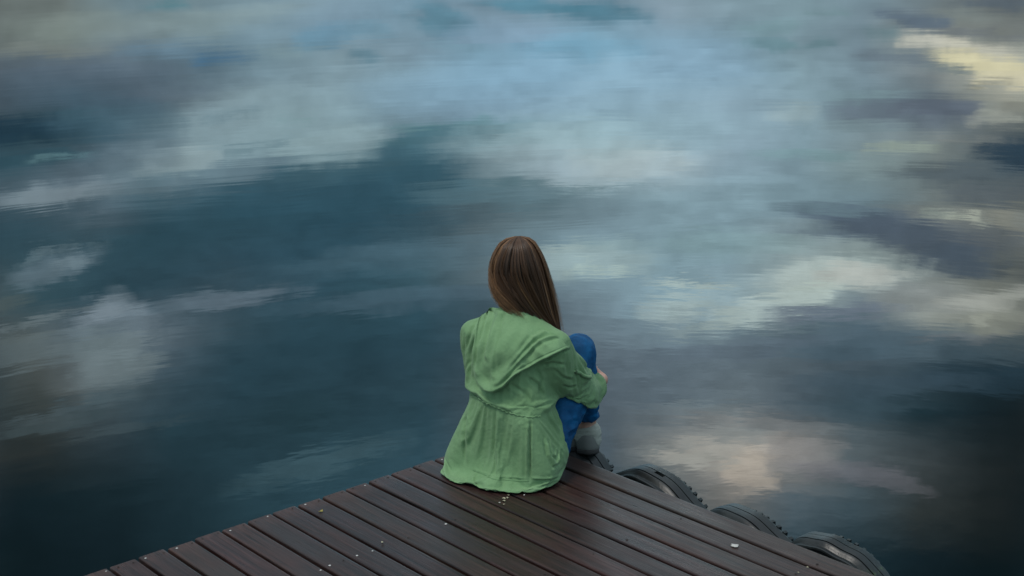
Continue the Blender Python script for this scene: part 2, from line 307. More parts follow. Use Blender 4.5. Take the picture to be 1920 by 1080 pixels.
# the rest of the sky: the same broken overcast over a clear Nishita sky
sky = W.node('ShaderNodeTexSky', sky_type='NISHITA', sun_disc=False)
sky.sun_elevation = SUN_EL
sky.sun_rotation = SUN_AZ
big = W.noise(direction, 2.6, 6.0, 0.55)
tone = W.noise(direction, 1.7, 5.0, 0.5)
grey = W.mix(W.rng(tone, 0.35, 0.65), (6.4, 7.6, 8.6), (10.6, 11.2, 11.4))
rest = W.mix(W.rng(big, 0.36, 0.56, 0.35, 1.0, True), sky.outputs[0], grey)
dome = W.rng(dz, 0.0, 1.0, 0.30, 1.18)                                  # an overcast sky is about three times brighter overhead than low down
rest = W.mix(1.0, rest, W.xyz(dome, dome, dome), 'MULTIPLY')
# low down it is broken into the same dark banks and pale clouds all the way round
bank = W.noise(W.vmath('MULTIPLY', direction, (4.0, 4.0, 15.0)), 1.0, 6.0, 0.56)
low_sky = W.mix(W.rng(bank, 0.38, 0.66, 0.0, 1.0, True), (1.3, 3.0, 3.9), (6.8, 8.4, 9.2))
low_sky = W.mix(1.0, low_sky, W.xyz(wisps, wisps, wisps), 'MULTIPLY')
rest = W.mix(W.rng(el2, 24.0, 48.0, 0.0, 1.0, True), low_sky, rest)
inside = W.math('MULTIPLY',
                W.rng(W.math('ABSOLUTE', az2), 20.3, 27.0, 1.0, 0.0, True),
                W.rng(el2, 28.0, 36.0, 1.0, 0.0, True))
bg = W.node('ShaderNodeBackground')
W.put(bg.inputs[0], W.mix(inside, rest, cover))
bg.inputs[1].default_value = 0.1
out = W.node('ShaderNodeOutputWorld')
wt.links.new(bg.outputs[0], out.inputs[0])
world.cycles.sampling_method = 'MANUAL'
world.cycles.sample_map_resolution = 512

# ------------------------------------------------------------------ sun (veiled by overcast)
sun_data = bpy.data.lights.new('sun', 'SUN')
sun = bpy.data.objects.new('sun', sun_data)
COL.objects.link(sun)
sun_data.energy = 1.5
sun_data.angle = R(16)
sun_data.color = (1.0, 0.95, 0.87)
sd = Vector((math.sin(SUN_AZ) * math.cos(SUN_EL), math.cos(SUN_AZ) * math.cos(SUN_EL), math.sin(SUN_EL)))
sun.rotation_euler = sd.to_track_quat('Z', 'Y').to_euler()

# ------------------------------------------------------------------ helpers
def tag(o, label=None, cat=None, group=None, kind=None):
    if label: o['label'] = label
    if cat: o['category'] = cat
    if group: o['group'] = group
    if kind: o['kind'] = kind
    return o

def empty(name, loc=(0, 0, 0), rz=0.0):
    o = bpy.data.objects.new(name, None)
    o.empty_display_size = 0.1
    COL.objects.link(o)
    o.location = loc
    o.rotation_euler = (0, 0, rz)
    return o

def link_mesh(name, me, mat, parent=None, loc=None):
    o = bpy.data.objects.new(name, me)
    if mat is not None and len(me.materials) == 0: me.materials.append(mat)
    COL.objects.link(o)
    if parent is not None: o.parent = parent
    if loc is not None: o.location = loc
    return o

def mesh_from(name, verts, faces, smooth=True):
    me = bpy.data.meshes.new(name)
    me.from_pydata([tuple(v) for v in verts], [], [tuple(f) for f in faces])
    me.update()
    if smooth: me.polygons.foreach_set('use_smooth', [True] * len(me.polygons))
    return me

def new_mat(name):
    m = bpy.data.materials.new(name)
    m.use_nodes = True
    g = NG(m.node_tree)
    b = m.node_tree.nodes['Principled BSDF']
    return m, g, b

# ------------------------------------------------------------------ lake
DOCK_N = Vector((math.cos(0.693986), math.sin(0.693986), 0))      # across the planks, towards the tyre side
DOCK_U = Vector((-DOCK_N.y, DOCK_N.x, 0))                         # along the planks, towards the open end
PITCH, N0, U_END = 0.0924728, 1.434319, 3.737970
WATER_Z = -0.46
def dock_pt(n, du, z=0.0):
    """n metres along DOCK_N, du metres back from the sawn plank ends"""
    return DOCK_N * n + DOCK_U * (U_END - du) + Vector((0, 0, z))
CORNER = dock_pt(N0 + 18 * PITCH, 0)

m_water, g, b = new_mat('lake water')
pos = g.node('ShaderNodeNewGeometry').outputs['Position']
rel = g.vmath('SUBTRACT', pos, (0.0, 1.5, 0.0))
px_, py_, pz_ = g.sep(rel)
rad = g.math('SQRT', g.math('ADD', g.math('MULTIPLY', px_, px_), g.math('MULTIPLY', py_, py_)))
ang = g.math('ARCTAN2', px_, py_)
# low ripples whose crests lie round the dock; a long slow swell bends them
rp = g.xyz(g.math('MULTIPLY', rad, 1.0), g.math('MULTIPLY', ang, 2.2), 0.0)
rp = g.vmath('ADD', rp, g.vmath('MULTIPLY', g.noise(g.vmath('MULTIPLY', pos, (0.35, 0.35, 0.35)), 1.0, 2.0, 0.5, color=True), (0.9, 0.6, 0.0)))
patch = g.rng(g.noise(pos, 0.33, 3.0, 0.5), 0.38, 0.66, 0.25, 1.0, True)
r1 = g.noise(rp, 1.1, 2.0, 0.5)
r2 = g.noise(rp, 4.2, 2.0, 0.5)
r3 = g.noise(rp, 13.0, 2.0, 0.55)
h = g.math('ADD', g.math('MULTIPLY', r1, 0.0011),
           g.math('MULTIPLY', g.math('ADD', g.math('MULTIPLY', r2, 0.00066), g.math('MULTIPLY', r3, 0.00026)), patch))
nrm = g.bump(h, 1.0, 1.0)
g.put(b.inputs['Normal'], nrm)
b.inputs['Base Color'].default_value = (0.0030, 0.0085, 0.0105, 1)
b.inputs['Roughness'].default_value = 0.0
b.inputs['IOR'].default_value = 1.333
wv = [(-6000, -6000, 0), (6000, -6000, 0), (6000, 6000, 0), (-6000, 6000, 0)]
water = link_mesh('water', mesh_from('water', wv, [(0, 1, 2, 3)], False), m_water, None, (0, 0, WATER_Z))
tag(water, kind='structure')

# ------------------------------------------------------------------ dock: every plank and screw its own part
m_wood, g, b = new_mat('wet hardwood')
oc = g.node('ShaderNodeTexCoord').outputs['Object']
rnd = g.node('ShaderNodeObjectInfo').outputs['Random']
off = g.xyz(g.math('MULTIPLY', rnd, 37.0), g.math('MULTIPLY', rnd, 11.0), g.math('MULTIPLY', rnd, 5.0))
p0 = g.vmath('ADD', oc, off)
grain = g.noise(g.vmath('MULTIPLY', p0, (3.2, 95.0, 60.0)), 1.0, 5.0, 0.62, dist=0.25)
fine = g.noise(g.vmath('MULTIPLY', p0, (14.0, 420.0, 200.0)), 1.0, 3.0, 0.6)
blot = g.noise(g.vmath('MULTIPLY', p0, (2.6, 9.0, 9.0)), 1.0, 4.0, 0.6)
dirt = g.noise(g.vmath('MULTIPLY', p0, (14.0, 40.0, 30.0)), 1.0, 5.0, 0.7)
col = g.mix(g.rng(grain, 0.32, 0.68), (0.010, 0.0052, 0.0043), (0.052, 0.0250, 0.0205))
col = g.mix(g.rng(blot, 0.42, 0.70, 0.0, 0.62), col, (0.026, 0.0225, 0.0205))
tn = g.rng(rnd, 0.0, 1.0, 0.80, 1.16)
col = g.mix(1.0, col, g.xyz(tn, g.math('MULTIPLY', tn, g.rng(g.math('FRACT', g.math('MULTIPLY', rnd, 7.3)), 0, 1, 0.92, 1.06)), tn), 'MULTIPLY')
col = g.mix(g.rng(dirt, 0.62, 0.74, 0.0, 0.7), col, (0.012, 0.010, 0.009))
ox, oy, oz = g.sep(oc)
endw = g.math('MULTIPLY', g.rng(ox, 0.0, 0.11, 1.0, 0.0, True), g.rng(dirt, 0.36, 0.60))
col = g.mix(g.math('MULTIPLY', endw, 0.55), col, (0.085, 0.042, 0.033))          # scuffed redder wood at the sawn ends
sc = g.voronoi(g.vmath('MULTIPLY', p0, (7.0, 26.0, 20.0)), 1.0)
scm = g.math('MULTIPLY', g.rng(sc, 0.05, 0.10, 1.0, 0.0), g.rng(g.noise(p0, 5.0, 1.0), 0.52, 0.60))
col = g.mix(g.math('MULTIPLY', scm, 0.8), col, (0.010, 0.009, 0.009))            # small knots and dents
g.put(b.inputs['Base Color'], col)
wet = g.noise(g.vmath('MULTIPLY', p0, (2.2, 7.0, 7.0)), 1.3, 4.0, 0.6)
g.put(b.inputs['Roughness'], g.math('ADD', g.rng(wet, 0.34, 0.66, 0.27, 0.48), g.rng(fine, 0.3, 0.7, -0.03, 0.05)))
b.inputs['IOR'].default_value = 1.41
hh = g.math('ADD', g.math('MULTIPLY', grain, 0.0013), g.math('ADD', g.math('MULTIPLY', fine, 0.0005), g.math('MULTIPLY', scm, -0.0012)))
g.put(b.inputs['Normal'], g.bump(hh, 0.8, 1.0))

m_beam, g, b = new_mat('dark wet beam')
bp = g.node('ShaderNodeTexCoord').outputs['Object']
g.put(b.inputs['Base Color'], g.mix(g.noise(g.vmath('MULTIPLY', bp, (4, 30, 30)), 1.0, 4), (0.010, 0.008, 0.007), (0.030, 0.024, 0.020)))
b.inputs['Roughness'].default_value = 0.6

m_screw, g, b = new_mat('zinc screw')
b.inputs['Base Color'].default_value = (0.48, 0.47, 0.45, 1)
b.inputs['Metallic'].default_value = 0.35
b.inputs['Roughness'].default_value = 0.42
m_rust, g, b = new_mat('rusted screw')
b.inputs['Base Color'].default_value = (0.018, 0.013, 0.011, 1)
b.inputs['Roughness'].default_value = 0.8

DOCK_RZ = 0.693986 - math.pi / 2
dock = empty('dock', dock_pt(0, 0), DOCK_RZ)
tag(dock, 'wet dark brown wooden plank dock whose corner juts out over the lake', 'dock')
TH, GAP = 0.028, 0.0112

def plank_mesh(length, width, seed):
    r = random.Random(seed)
    c = 0.0035
    h = width / 2
    prof = [(-h, -TH), (-h, -c * 1.1), (-h + c * .45, -c * .25), (-h + c * 1.6, 0), (h - c * 1.6, 0), (h - c * .45, -c * .25), (h, -c * 1.1), (h, -TH)]
    xs = [0.0, 0.004, 0.45 + r.uniform(-.1, .1), 1.4, 2.7, length]
    vs, fs = [], []
    for i, x in enumerate(xs):
        dz = -0.0022 if i == 0 else r.uniform(-0.0011, 0.0011)
        dy = 0 if i == 0 else r.uniform(-0.0010, 0.0010)
        for (y, z) in prof: vs.append((x, y + dy, z + dz))
    k = len(prof)
    for i in range(len(xs) - 1):
        for j in range(k):
            a, b2 = i * k + j, i * k + (j + 1) % k
            fs.append((a, b2, b2 + k, a + k))
    fs.append(tuple(range(k)))
    fs.append(tuple(reversed(range((len(xs) - 1) * k, len(xs) * k))))
    me = mesh_from('plank', vs, fs, False)
    bm = bmesh.new(); bm.from_mesh(me); bmesh.ops.recalc_face_normals(bm, faces=bm.faces); bm.to_mesh(me); bm.free()
    return me

plank_variants = [plank_mesh(4.6, PITCH - GAP + random.uniform(-.0013, .0013), s) for s in range(9)]
sv = [(0.0036 * math.cos(a * math.pi / 4), 0.0036 * math.sin(a * math.pi / 4), 0.0004) for a in range(8)] + \
     [(0.0026 * math.cos(a * math.pi / 4), 0.0026 * math.sin(a * math.pi / 4), 0.0014) for a in range(8)]
sf = [(a, (a + 1) % 8, 8 + (a + 1) % 8, 8 + a) for a in range(8)] + [tuple(range(8, 16))]
screw_me = mesh_from('screw', sv, sf, False); screw_me.materials.append(m_screw)
rust_me = mesh_from('screw', sv, sf, False); rust_me.materials.append(m_rust)
for me in plank_variants: me.materials.append(m_wood)

for k in range(-16, 19):
    n = N0 + (k - 0.5) * PITCH
    pl = bpy.data.objects.new('plank', plank_variants[(k * 5 + 3) % 9])
    COL.objects.link(pl); pl.parent = dock
    du0 = random.uniform(-0.004, 0.004)
    pl.location = (du0, n, random.uniform(-0.0012, 0.0012))
    for du in (0.020, 0.451, 0.93, 1.417):
        for fr in (-0.27, 0.28):
            if k < -2: continue
            q = random.random()
            if q < 0.14 or (du in (0.451, 0.93, 1.417) and q < (0.55 if du < .9 else 0.86)): continue
            me = rust_me if q > (0.58 if du < .4 else .88) else screw_me
            s = bpy.data.objects.new('screw', me)
            COL.objects.link(s); s.parent = pl
            s.location = (du - du0 + random.uniform(-.006, .006), fr * PITCH + random.uniform(-.006, .006), 0.0002 - (0.0022 if du < .004 else 0))
            sc_ = random.uniform(0.8, 1.25)
            s.scale = (sc_, sc_, 1)

def box_me(name, x0, x1, y0, y1, z0, z1, bev=0.004):
    bm = bmesh.new()
    bmesh.ops.create_cube(bm, size=1)
    for v in bm.verts:
        v.co = Vector((x0 + (v.co.x + .5) * (x1 - x0), y0 + (v.co.y + .5) * (y1 - y0), z0 + (v.co.z + .5) * (z1 - z0)))
    if bev: bmesh.ops.bevel(bm, geom=bm.edges[:], offset=bev, segments=1, affect='EDGES')
    me = bpy.data.meshes.new(name); bm.to_mesh(me); bm.free()
    return me
NMIN, NMAX = N0 - 16.5 * PITCH, N0 + 18 * PITCH
for du in (0.055, 0.451, 0.93, 1.417, 1.95, 2.5, 3.1, 3.8, 4.5):
    link_mesh('joist', box_me('joist', du - .032, du + .032, NMIN, NMAX - 0.075, -TH - .125, -TH - .002), m_beam, dock)
link_mesh('fascia_board', box_me('fascia_board', 0.022, 4.6, NMAX - .068, NMAX - .026, -TH - .20, -TH - .002), m_beam, dock)
for du in (0.30, 2.2, 4.1):
    for n in (NMAX - .22, NMAX - 1.7):
        bm = bmesh.new()
        bmesh.ops.create_cone(bm, segments=14, radius1=.075, radius2=.07, depth=2.2, cap_ends=True,
                              matrix=Matrix.Translation((du, n, -TH - .13 - 1.1)))
        me = bpy.data.meshes.new('pile'); bm.to_mesh(me); bm.free()
        link_mesh('pile', me, m_beam, dock)

# ------------------------------------------------------------------ old tyres hung along the dock side
m_tyre, g, b = new_mat('wet worn rubber')
tc = g.node('ShaderNodeTexCoord').outputs['Object']
rn = g.node('ShaderNodeObjectInfo').outputs['Random']
to = g.vmath('ADD', tc, g.xyz(g.math('MULTIPLY', rn, 9.0), 0.0, 0.0))
tb = g.noise(g.vmath('MULTIPLY', to, (9.0, 9.0, 9.0)), 1.0, 5.0, 0.6)
ts = g.noise(g.vmath('MULTIPLY', to, (60.0, 60.0, 60.0)), 1.0, 4.0, 0.7)
tcol = g.mix(g.rng(tb, 0.35, 0.70), (0.005, 0.0065, 0.007), (0.018, 0.023, 0.024))
tcol = g.mix(g.rng(ts, 0.60, 0.78, 0.0, 0.5), tcol, (0.055, 0.066, 0.064))
moss = g.math('MULTIPLY', g.rng(g.noise(g.vmath('MULTIPLY', to, (12.0, 12.0, 12.0)), 1.0, 4.0, 0.7), 0.60, 0.70), g.rng(g.sep(tc)[0], 0.10, 0.17))
tcol = g.mix(g.math('MULTIPLY', moss, 0.8), tcol, (0.05, 0.085, 0.035))
g.put(b.inputs['Base Color'], tcol)
g.put(b.inputs['Roughness'], g.rng(tb, 0.3, 0.7, 0.30, 0.46))
b.inputs['IOR'].default_value = 1.47
g.put(b.inputs['Normal'], g.bump(g.math('ADD', g.math('MULTIPLY', ts, 0.0012), g.math('MULTIPLY', tb, 0.003)), 0.7, 1.0))

def tyre_mesh(Rad, wid, half, hole=None, seed=0):
    """arched length of a worn tyre: local x along the dock side, y away from it, z up; crown at the origin"""
    r = random.Random(seed)
    # outline across the tread (y, drop below the crown): near wall, shoulder, grooved tread, far shoulder, far wall
    w = wid
    prof = [(0.016, -.030), (0.006, -.020), (0.001, -.0155), (0.003, -.0105), (0.008, -.0095), (0.012, -.0125), (0.022, -.0130), (0.028, -.0085),
            (w * .30, -.003), (w * .34, -.002), (w * .345, -.0055), (w * .375, -.0055), (w * .38, -.001), (w * .50, 0.0),
            (w * .61, -.001), (w * .615, -.0055), (w * .645, -.0055), (w * .65, -.002), (w * .86, -.005), (w * .90, -.006),
            (w * .965, -.012), (w * 1.0, -.030), (w * 1.01, -.060), (w * .98, -.115)]
    nseg = 56
    outer, verts, faces = [], [], []
    def ring(shrink):
        base = len(verts)
        for i in range(nseg + 1):
            a = -half + 2 * half * i / nseg
            for (y, d) in prof:
                wob = 0.004 * math.sin(a * 5 + seed) + 0.002 * math.sin(a * 13 + 2 * seed)
                rr = Rad + d - shrink + wob
                yy = w / 2 + (y - w / 2) * (1 - shrink / (w * .62))
                verts.append((rr * math.sin(a), yy + 0.004 * math.sin(a * 3 + seed), rr * math.cos(a) - Rad))
        return base
    k = len(prof)
    b0, b1 = ring(0.0), ring(0.010)
    skip = set()
    if hole:
        for i in range(nseg):
            a = -half + 2 * half * (i + .5) / nseg
            if hole[0] < a < hole[1]:
                for j in range(hole[2], hole[3]): skip.add((i, j))
    for i in range(nseg):
        for j in range(k - 1):
            if (i, j) in skip: continue
            q = (i * k + j, i * k + j + 1, (i + 1) * k + j + 1, (i + 1) * k + j)
            faces.append(tuple(b0 + x for x in reversed(q)))
            faces.append(tuple(b1 + x for x in q))
    for (i, j) in skip:                                # cut faces round the hole
        for (di, dj, e0, e1) in ((-1, 0, (0, 0), (0, 1)), (1, 0, (1, 0), (1, 1)), (0, -1, (0, 0), (1, 0)), (0, 1, (0, 1), (1, 1))):
            if (i + di, j + dj) not in skip:
                a0 = (i + e0[0]) * k + j + e0[1]; a1 = (i + e1[0]) * k + j + e1[1]
                faces.append((b0 + a0, b0 + a1, b1 + a1, b1 + a0))
    for i in range(nseg):                              # bead edges
        for j in (0, k - 1):
            a0, a1 = i * k + j, (i + 1) * k + j
            faces.append((b0 + a0, b0 + a1, b1 + a1, b1 + a0))
    for i in (0, nseg):
        for j in range(k - 1):
            a0, a1 = i * k + j, i * k + j + 1
            faces.append((b0 + a0, b0 + a1, b1 + a1, b1 + a0))
    # shoulder lugs standing proud of the far edge
    nl = int(2 * half * Rad / 0.029)
    for q in range(nl):
        a = -half + 2 * half * (q + .5) / nl
        da = 0.0052 / Rad
        y0, y1 = w * .90, w * 1.0 + .007
        top, bot = Rad - .0075, Rad - .034
        s0 = len(verts)
        for (aa, rr, yy) in ((a - da, top - .003, y0), (a + da, top - .003, y0), (a + da, top - .006, y1 - .004), (a - da, top - .006, y1 - .004),
                             (a - da * 1.1, bot, y0), (a + da * 1.1, bot, y0), (a + da * 1.1, bot, y1), (a - da * 1.1, bot, y1)):
            verts.append((rr * math.sin(aa), yy, rr * math.cos(aa) - Rad))
        for f in ((0, 1, 2, 3), (3, 2, 6, 7), (0, 3, 7, 4), (2, 1, 5, 6), (1, 0, 4, 5), (7, 6, 5, 4)):
            faces.append(tuple(s0 + x for x in f))
    me = mesh_from('tyre', verts, faces, True)
    bm = bmesh.new(); bm.from_mesh(me); bmesh.ops.recalc_face_normals(bm, faces=bm.faces); bm.to_mesh(me); bm.free()
    try: me.set_sharp_from_angle(angle=R(38))
    except Exception: pass
    return me

# du along the side, gap to the dock edge, crown height, radius, width, half angle, yaw, lean
TYRES = [
    (0.150, 0.060, -0.036, 0.26, 0.140, R(42), R(4), R(0), None, 'grey tyre that her shoe rests on at the dock corner'),
    (0.575, 0.060, -0.025, 0.32, 0.118, R(42), R(-2), R(5), (R(2), R(9), 13, 17), 'worn tyre with a square hole cut in its tread'),
    (0.985, 0.056, -0.044, 0.32, 0.118, R(42), R(-6), R(5), (R(4), R(9), 19, 20), 'tyre in the middle of the row, between the holed one and the frontmost one'),
    (1.320, 0.080, -0.027, 0.215, 0.112, R(66), R(5), R(3), None, 'frontmost tyre, nearest the bottom edge of the picture'),
]
for i, (du, gp_, zt, Rad, wid, half, yaw, lean, hole, lab) in enumerate(TYRES):
    o = link_mesh('tyre', tyre_mesh(Rad, wid, half, hole, i + 1), m_tyre)
    o.matrix_world = (Matrix.Translation(dock_pt(NMAX + gp_, du, zt)) @ Matrix.Rotation(DOCK_RZ + yaw, 4, 'Z') @ Matrix.Rotation(lean, 4, 'X'))
    tag(o, lab, 'tyre', 'old tyres hung along the side of the dock')

# ------------------------------------------------------------------ sculpting: distance fields blended together and skinned with quads
class Clay:
    def __init__(self, lo, hi, h):
        self.lo = np.array(lo, np.float32); self.h = np.float32(h)
        self.n = [int(math.ceil((hi[i] - lo[i]) / h)) + 1 for i in range(3)]
        self.a = np.full(self.n, 0.08, np.float32)
        self.ax = [self.lo[i] + np.arange(self.n[i], dtype=np.float32) * self.h for i in range(3)]
    def block(self, lo, hi):
        sl = []
        for i in range(3):
            a = max(0, int((lo[i] - self.lo[i]) / self.h)); b = min(self.n[i], int((hi[i] - self.lo[i]) / self.h) + 2)
            if b <= a: return None
            sl.append(slice(a, b))
        return tuple(sl)
    def put(self, lo, hi, fn, k=0.02, mode='add'):
        m = 0.045 + k
        sl = self.block([lo[i] - m for i in range(3)], [hi[i] + m for i in range(3)])
        if sl is None: return
        X = self.ax[0][sl[0]][:, None, None]; Y = self.ax[1][sl[1]][None, :, None]; Z = self.ax[2][sl[2]][None, None, :]
        d = fn(X, Y, Z).astype(np.float32)
        a = self.a[sl]
        if mode == 'add':
            q = np.maximum(k - np.abs(a - d), 0) / k
            self.a[sl] = np.minimum(a, d) - q * q * k * 0.25
        else:
            q = np.maximum(k - np.abs(a + d), 0) / k
            self.a[sl] = np.maximum(a, -d) + q * q * k * 0.25
    def cone(self, a, b, ra, rb, k=0.02, mode='add', frame=None, sq=(1, 1, 1)):
        """round cone from a to b; frame (rows are axes) with sq flattens it along those axes"""
        a = np.array(a, float); b = np.array(b, float)
        R_ = max(ra, rb) * max(1.0, 1.0 / min(sq))
        def fn(X, Y, Z):
            P = (X - a[0], Y - a[1], Z - a[2]); ab = b - a
            if frame is not None:
                P = [(P[0] * f[0] + P[1] * f[1] + P[2] * f[2]) * s for f, s in zip(frame, sq)]
                ab = np.array([np.dot(ab, f) * s for f, s in zip(frame, sq)])
            L = max(1e-9, float(ab @ ab))
            t = np.clip((P[0] * ab[0] + P[1] * ab[1] + P[2] * ab[2]) / L, 0, 1)
            return np.sqrt((P[0] - t * ab[0]) ** 2 + (P[1] - t * ab[1]) ** 2 + (P[2] - t * ab[2]) ** 2) - (ra + (rb - ra) * t)
        self.put(np.minimum(a, b) - R_, np.maximum(a, b) + R_, fn, k, mode)
    def egg(self, c, r, frame=None, k=0.02, mode='add'):
        c = np.array(c, float); fr = np.eye(3) if frame is None else frame
        def fn(X, Y, Z):
            P = (X - c[0], Y - c[1], Z - c[2])
            Q = [(P[0] * f[0] + P[1] * f[1] + P[2] * f[2]) for f in fr]
            k0 = np.sqrt(sum((q / s) ** 2 for q, s in zip(Q, r))); k1 = np.sqrt(sum((q / (s * s)) ** 2 for q, s in zip(Q, r)))
            return k0 * (k0 - 1) / np.maximum(k1, 1e-6)
        m = max(r)
        self.put(c - m, c + m, fn, k, mode)
    def cut(self, p, nrm, lo, hi, k=0.004):
        """removes what lies on the side nrm points to, within the box lo..hi"""
        p = np.array(p, float); nrm = np.array(nrm, float); nrm = nrm / np.linalg.norm(nrm)
        self.put(lo, hi, lambda X, Y, Z: -((X - p[0]) * nrm[0] + (Y - p[1]) * nrm[1] + (Z - p[2]) * nrm[2]), k, 'sub')
    def chain(self, pts, rad, k=0.02, **kw):
        for i in range(len(pts) - 1): self.cone(pts[i], pts[i + 1], rad[i], rad[i + 1], k, **kw)
    def skin(self):
        a = self.a; s = a < 0
        cs = s[:-1, :-1, :-1].astype(np.int8)
        cnt = np.zeros(cs.shape, np.int8)
        for i in (0, 1):
            for j in (0, 1):
                for k in (0, 1):
                    cnt += s[i:s.shape[0] - 1 + i, j:s.shape[1] - 1 + j, k:s.shape[2] - 1 + k]
        act = (cnt > 0) & (cnt < 8)
        idx = np.full(act.shape, -1, np.int64)
        ii = np.argwhere(act); idx[act] = np.arange(len(ii))
        acc = np.zeros((len(ii), 3)); wsum = np.zeros(len(ii))
        corners = [(i, j, k) for i in (0, 1) for j in (0, 1) for k in (0, 1)]
        vals = {c: a[ii[:, 0] + c[0], ii[:, 1] + c[1], ii[:, 2] + c[2]] for c in corners}
        for c in corners:
            for axis in range(3):
                if c[axis]: continue
                d = list(c); d[axis] = 1; d = tuple(d)
                v0, v1 = vals[c], vals[d]
                m = (v0 < 0) != (v1 < 0)
                t = np.where(m, v0 / np.where(m, v0 - v1, 1), 0)
                p = np.tile(np.array(c, float), (len(ii), 1)); p[:, axis] = t
                acc += p * m[:, None]; wsum += m
        V = (ii + acc / wsum[:, None]) * self.h + self.lo
        F = []
        for axis in range(3):
            u, v = [(1, 2), (2, 0), (0, 1)][axis]
            sl0 = [slice(None)] * 3; sl1 = [slice(None)] * 3
            sl0[axis] = slice(0, -1); sl1[axis] = slice(1, None)
            e = s[tuple(sl0)] != s[tuple(sl1)]
            pos_ = np.argwhere(e)
            ok = np.ones(len(pos_), bool)
            for q in (u, v): ok &= (pos_[:, q] > 0) & (pos_[:, q] < s.shape[q] - 1)
            pos_ = pos_[ok]
            du_ = np.eye(3, dtype=int)[u]; dv_ = np.eye(3, dtype=int)[v]
            q4 = [pos_ - du_ - dv_, pos_ - dv_, pos_, pos_ - du_]
            f = np.stack([idx[q[:, 0], q[:, 1], q[:, 2]] for q in q4], 1)
            flip = ~s[pos_[:, 0], pos_[:, 1], pos_[:, 2]]
            f[flip] = f[flip][:, ::-1]
            F.append(f)
        F = np.concatenate(F); F = F[(F >= 0).all(1)]
        return V, F

def np_mesh(name, V, F):
    me = bpy.data.meshes.new(name)
    me.vertices.add(len(V)); me.vertices.foreach_set('co', np.asarray(V, np.float32).ravel())
    n = F.shape[1]
    me.loops.add(F.size); me.loops.foreach_set('vertex_index', F.astype(np.int32).ravel())
    me.polygons.add(len(F)); me.polygons.foreach_set('loop_start', np.arange(0, F.size, n, dtype=np.int32))
    me.polygons.foreach_set('use_smooth', np.ones(len(F), bool))
    me.update(); me.validate()
    return me

def vnormals(V, F):
    N = np.zeros_like(V)
    fn = np.cross(V[F[:, 2]] - V[F[:, 0]], V[F[:, 3]] - V[F[:, 1]])
    for j in range(4): np.add.at(N, F[:, j], fn)
    return N / np.maximum(np.linalg.norm(N, axis=1, keepdims=True), 1e-12)

def smooth_mesh(V, F, it=2, lam=0.5):
    E = np.concatenate([F[:, [0, 1]], F[:, [1, 2]], F[:, [2, 3]], F[:, [3, 0]]])
    for _ in range(it):
        S = np.zeros_like(V); c = np.zeros(len(V))
        np.add.at(S, E[:, 0], V[E[:, 1]]); np.add.at(S, E[:, 1], V[E[:, 0]])
        np.add.at(c, E[:, 0], 1); np.add.at(c, E[:, 1], 1)
        V = V + lam * (S / np.maximum(c, 1)[:, None] - V)
    return V

LAT = np.random.default_rng(3).random((32, 32, 32))
def vnoise(P):
    """value noise in -1..1 at the rows of P"""
    i = np.floor(P).astype(int); f = P - i; f = f * f * (3 - 2 * f)
    r = 0
    for a in (0, 1):
        for b_ in (0, 1):
            for c in (0, 1):
                w = (f[:, 0] if a else 1 - f[:, 0]) * (f[:, 1] if b_ else 1 - f[:, 1]) * (f[:, 2] if c else 1 - f[:, 2])
                r = r + w * LAT[(i[:, 0] + a) % 32, (i[:, 1] + b_) % 32, (i[:, 2] + c) % 32]
    return r * 2 - 1
def ridge(P): return 1 - 2 * np.abs(vnoise(P))

# ------------------------------------------------------------------ person: seated, knees drawn up, back to the camera
BASE = np.array([0.02, 4.50, 0.0])
person = empty('person', tuple(BASE))
tag(person, 'person with long brown hair in green hooded jacket hugging knees on the dock corner', 'person')

Ft = np.array([0.515, 0.857, 0.0]); Rt = np.array([0.857, -0.515, 0.0]); Up = np.array([0, 0, 1.0])
TF = np.array([Rt, Ft, Up])
hipR, hipL = np.array([.090, 4.462, .082]), np.array([-.056, 4.555, .095])
kneeR, kneeL = np.array([.222, 4.672, .352]), np.array([.228, 4.800, .322])
ankR, ankL = np.array([.256, 4.800, .038]), np.array([.202, 4.842, .036])
shL, shR = np.array([-.122, 4.60, .436]), np.array([.130, 4.45, .436])
elR, elL = np.array([.232, 4.585, .238]), np.array([-.092, 4.715, .238])
wrR, wrL = np.array([.303, 4.775, .218]), np.array([.135, 4.885, .238])
neck0, neck1 = np.array([.018, 4.555, .520]), np.array([.030, 4.575, .625])
headC = np.array([.031, 4.585, .690])
FOOT = np.array([.10, .985, -.14]); FOOT /= np.linalg.norm(FOOT)

def finger(c, pts, rad): c.chain(pts, rad, 0.003)

body = Clay((-.24, 4.34, -.09), (.40, 5.05, .83), 0.0034)
body.cone((.02, 4.50, .10), (.00, 4.485, .24), .085, .078, .03, frame=TF, sq=(.72, 1, 1))
body.cone((.00, 4.485, .24), (.008, 4.515, .42), .078, .085, .03, frame=TF, sq=(.74, 1, 1))
body.cone(shL, shR, .044, .044, .05)
body.cone((.012, 4.53, .46), neck0, .07, .052, .04)
body.cone(neck0, neck1, .050, .048, .02)
